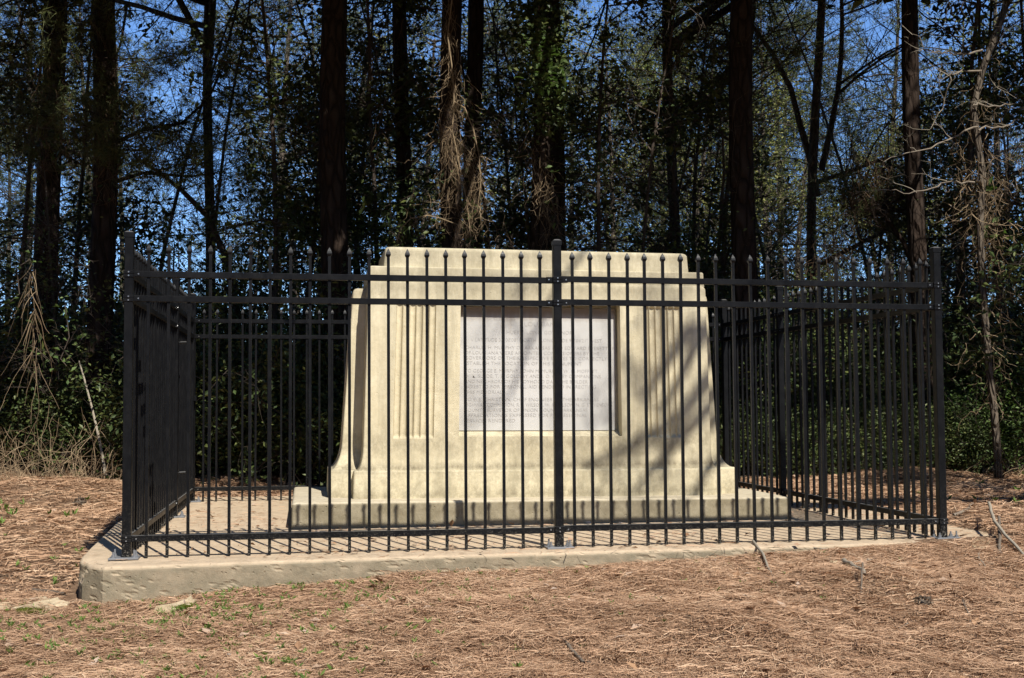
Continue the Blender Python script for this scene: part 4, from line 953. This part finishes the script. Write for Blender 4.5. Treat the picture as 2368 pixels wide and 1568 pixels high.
def bare(x, y):      # thin straw over the worn soil at the lower left
    b_ = np.exp(-((x+2.5)**2/1.1**2+(y+.75)**2/.55**2))
    b_ = b_+.5*np.exp(-((x-.1)**2/.8**2+(y+1.0)**2/.3**2))
    return np.clip(1.0-.85*b_*(.7+fbm(x*2, y*2, 3, 70)), .12, 1)
tag(litter(600000, (-4.6, 3.9, -3.4, .2), .15, .0024, bare, .024, .15).build('pine_straw', M['litter']), 'reddish brown pine straw covering the ground before the slab', 'pine straw', kind='stuff')
tag(litter(200000, (-8, 8, .0, 8.5), .15, .0055, None, .03, .12).build('pine_straw', M['litter']), 'pine straw on the ground beside and behind the slab', 'pine straw', kind='stuff')
def sd(x, y): return np.clip(.22+.8*(fbm(x*1.3, y*1.3, 3, 80)+.1)+.5*smooth(1.9, 2.9, x), .04, .9)
tag(litter(14000, (-3, 3.1, -.3, 4.7), .11, .0035, sd, slab=True).build('pine_straw', M['litter']), 'loose pine needles scattered on the concrete slab', 'pine straw', kind='stuff')
# dry leaves
def scatter(N, area, slab=False):
    x = rng.uniform(area[0], area[1], N); y = rng.uniform(area[2], area[3], N)
    k = on_slab(x, y) == slab; x = x[k]; y = y[k]
    z = zs(x)+.006 if slab else surf(x, y)+.022
    return np.stack([x, y, z], 1)
dl = MB(); C = np.concatenate([scatter(900, (-4.4, 3.8, -3.2, .1)), scatter(500, (-6, 6.5, 0, 8)), scatter(260, (-2.9, 3, -.2, 4.6), True)])
Dv = rng.normal(size=(len(C), 3)); Dv[:, 2] = np.abs(Dv[:, 2])*.18
dl.leaves(C, .058, 3.0, .62, None, 0, Dv); tag(dl.build('leaf_litter', M['deadleaf']), 'dry curled leaves scattered over the straw', 'dead leaves', kind='stuff')
wd = MB()
def weeds(cx, cy, sx, sy, n, h):
    for _ in range(n):
        x = cx+rng.normal()*sx; y = cy+rng.normal()*sy
        if on_slab(x, y): continue
        z = float(surf(x, y)); m_ = int(rng.integers(3, 7)); h_ = h*.75; a = rng.uniform(0, 6.283, m_)
        D = np.stack([np.cos(a), np.sin(a), rng.uniform(.4, 1.4, m_)], 1)
        wd.leaves(np.repeat([[x, y, z+.022]], m_, 0), h_, .4, .28, None, 0, D)
weeds(-2.1, -1.0, .5, .35, 230, .045); weeds(-2.9, -.9, .5, .35, 130, .045); weeds(-1.3, -.75, .45, .3, 120, .04); weeds(-.4, -1.3, .7, .3, 36, .04)
weeds(-1.9, -1.9, .6, .3, 110, .05); weeds(-1.2, -.42, .6, .08, 36, .04); weeds(-3.6, .6, .6, .6, 40, .06); weeds(-4.2, 3, .6, .8, 30, .09); weeds(1.2, -.9, 1.0, .5, 26, .035); weeds(4.3, 1.5, .4, .6, 24, .10)
tag(wd.build('weeds', M['weed']), 'small green weeds sprouting through the straw', 'weeds', kind='stuff')

def gp(px, py, h=0.0):
    """where the line of sight through a point of the photograph meets the ground"""
    d = ray(px, py); t = 3.0
    for _ in range(400):
        p = CAM+d*t
        if p[2] < float(terrain(p[0], p[1], False)): break
        t += .02
    p = CAM+d*t; p[2] = float(terrain(p[0], p[1], False))+h; return p
def stick(pts, r0, r1, lab, tint=.6, name='fallen_branch', twigs=(), cat='branch', heights=None):
    r0 *= .75; r1 *= .7
    P = [gp(x, y) for x, y in pts]; P = np.array(P)
    hs = np.full(len(P), r0+.012) if heights is None else np.array(heights)
    P[:, 2] += hs; o = empty(name, tuple(P[0]))
    n = len(P); tt = np.linspace(0, n-1, (n-1)*4+1); Q = np.stack([np.interp(tt, np.arange(n), P[:, i]) for i in range(3)], 1)
    Q[1:-1] += rng.normal(size=Q[1:-1].shape)*r0*.22
    mb = MB().tube(Q-P[0], np.linspace(r0, r1, len(Q))*(1+.06*rng.normal(size=len(Q))), 7, tint, .1)
    mb.build('stem', M['stick'], o, True)
    for tw in twigs:
        T = np.array([gp(x, y, .012) for x, y in tw])-P[0]; MB().tube(T, np.linspace(r1*.9, r1*.4, len(T)), 5, tint).build('twig', M['stick'], o)
    return tag(o, lab, cat)
stick([(1742, 1270), (1762, 1300), (1782, 1335), (1800, 1368)], .013, .009, 'pale straight stick leaning against the slab edge right of the middle post', .8, heights=(.05, .05, .03, .015), twigs=[[(1755, 1285), (1775, 1300), (1792, 1335)]])
stick([(1952, 1308), (1970, 1320), (1995, 1332), (2000, 1344)], .022, .014, 'thick broken piece of pale branch lying in the straw at right', .75)
stick([(1930, 1318), (1975, 1312), (2005, 1305), (2020, 1303)], .012, .010, 'crooked grey twig beside the thick broken branch', .85)
stick([(1870, 1272), (1900, 1276), (1930, 1276)], .007, .005, 'thin grey twig close to the slab edge at right', .7)
stick([(1996, 1345), (1993, 1370), (1988, 1395)], .008, .007, 'short dark twig standing upright in the straw at right', .1, heights=(.10, .05, .0))
stick([(1840, 1400), (1865, 1385), (1900, 1380), (1940, 1376)], .008, .005, 'long thin dark twig lying left of the upright twig', .45)
stick([(1860, 1405), (1900, 1402), (1935, 1395)], .008, .006, 'grey twig lying in front of the long thin one at right', .7)
stick([(2288, 1208), (2300, 1240), (2325, 1262), (2368, 1290), (2400, 1305)], .016, .012, 'lichen-covered pale branch propped up at the right edge of the picture', .9, heights=(.14, .10, .07, .02, .02), twigs=[[(2318, 1262), (2322, 1290), (2325, 1300)]])
stick([(2311, 1230), (2312, 1262), (2312, 1292)], .014, .014, 'short thick dark stub standing below the propped branch', .15, heights=(.10, .05, .0))
stick([(2270, 1275), (2262, 1295), (2280, 1320), (2320, 1340)], .010, .006, 'curved grey branch lying in the straw near the right edge', .6, twigs=[[(2300, 1325), (2318, 1322), (2330, 1338)]])
stick([(2100, 1450), (2070, 1470), (2055, 1490), (2056, 1530), (2080, 1568)], .008, .005, 'thin curved twig in the straw at the lower right', .6)
stick([(1292, 1478), (1315, 1505), (1350, 1545)], .013, .012, 'brown bark-covered stick lying at the bottom centre', .25, twigs=[[(1345, 1535), (1362, 1540), (1375, 1545)]])
stick([(1298, 1395), (1305, 1412), (1312, 1420)], .010, .008, 'short tan stub of wood above the brown stick', .6)
stick([(75, 1375), (110, 1378), (150, 1384)], .020, .014, 'dark rotten stick lying left of the chipped slab corner', .0)
stick([(1205, 1380), (1250, 1385), (1300, 1372)], .006, .004, 'thin dark twig left of the tan stub', .2)
stick([(2205, 1200), (2240, 1185), (2262, 1160)], .018, .012, 'grey branch lying on the ground behind the right corner post', .5)
stick([(1640, 1410), (1680, 1395), (1730, 1400)], .006, .004, 'thin dark twig lying in the middle of the right foreground', .2)
stick([(2225, 1395), (2245, 1440), (2235, 1470)], .006, .005, 'small bent twig in the lower right straw', .3)
stick([(1845, 1190), (1900, 1178), (1950, 1172)], .010, .006, 'bare fallen branch inside the right side fence', .1, heights=(.09, .11, .12), twigs=[[(1850, 1195), (1890, 1190), (1930, 1188)]])
# pine cones
def cone(px, py, lab, s=1.0):
    p = gp(px, py, .025*s); mb = MB()
    for i in range(60):
        t = i/60; a = i*2.39996; r = .026*s*math.sin(math.pi*(.12+.82*t)); x = -.045*s+.09*s*t
        c = np.array([x, r*math.cos(a)*.7, r*math.sin(a)*.7]); d = unit(np.array([-.5, math.cos(a), math.sin(a)]))
        mb.leaves(np.array([c]), .02*s, .3, .9, .1, 0, np.array([d]))
    mb.tube([(-.045*s, 0, 0), (0, 0, 0), (.045*s, 0, 0)], [.006*s, .016*s, .004*s], 8, .1)
    o = mb.build('pine_cone', M['stick']); o.location = tuple(p); o.rotation_euler = (0, .1, rng.uniform(0, 3)); tag(o, lab, 'pine cone')
cone(188, 1075, 'pine cone lying on the straw left of the enclosure', 1.5); cone(2132, 1408, 'dark open pine cone in the straw at lower right', 1.1)
# flat stones, two with moss cushions
def flatstone(pts, h, lab, moss=None):
    P = np.array([gp(x, y) for x, y in pts]); c = P.mean(0); P = P-c; n = len(P)
    Q = []
    for i in range(n):
        for t in np.linspace(0, 1, 6)[:-1]: Q.append(P[i]*(1-t)+P[(i+1) % n]*t)
    Q = np.array(Q); Q[:, :2] *= 1+.10*rng.normal(size=(len(Q), 1)).clip(-1, 1); m_ = len(Q)
    L_ = [(-.05, 1.02), (h*.4, 1.0), (h*.8, .96), (h, .88), (h*1.02, .5)]
    V = np.concatenate([np.concatenate([Q[:, :2]*s_, Q[:, 2:]*.5+z_+.006*rng.normal(size=(m_, 1))], 1) for z_, s_ in L_])
    a = np.arange(4)[:, None]*m_; j = np.arange(m_)[None, :]; k = (j+1) % m_
    mb = MB().add(V, np.stack([a+j, a+k, a+m_+k, a+m_+j], -1).reshape(-1, 4)); mb.f.setdefault(m_, []).append((np.arange(m_)+4*m_)[None, :])
    o = mb.build('flat_stone', M['stone']); o.location = tuple(c); tag(o, lab, 'stone')
    if moss:
        P = np.array([gp(x, y) for x, y in moss])-c; m_ = len(P); cc = P.mean(0)
        mo = MB(); N = 2600; w = rng.dirichlet(np.ones(m_)*.8, N); C = w@P; C[:, 2] = C[:, 2]*.5+h*.35+.018*rng.uniform(.2, 1, N)
        mo.needles(C, np.repeat([[0, 0, 1.]], N, 0), 3, .014, .004, .7); mo.build('moss', M['moss'], o)
    return o
flatstone([(-20, 1408), (95, 1392), (152, 1400), (160, 1408), (110, 1425), (-20, 1424)], .035, 'long pale flat stone with moss at the left edge', [(28, 1422), (60, 1418), (115, 1420), (100, 1430), (60, 1434), (35, 1430)])
flatstone([(360, 1424), (440, 1394), (455, 1398), (448, 1412), (400, 1424), (372, 1427)], .035, 'slanting pale stone with a moss cushion, second from the left', [(395, 1420), (425, 1408), (448, 1408), (446, 1418), (415, 1424)])
flatstone([(608, 1438), (618, 1424), (645, 1426), (660, 1434), (650, 1448), (612, 1450)], .028, 'small square pale stone right of the slanting one')
flatstone([(290, 1523), (305, 1510), (322, 1515), (318, 1527)], .02, 'small reddish flat stone at the lower left')
flatstone([(1915, 1312), (1925, 1308), (1938, 1312), (1930, 1318)], .03, 'small white stone beside the broken branch at right')
flatstone([(2240, 1262), (2262, 1250), (2290, 1262), (2280, 1276), (2250, 1276)], .02, 'flat brown stone in front of the right corner post')
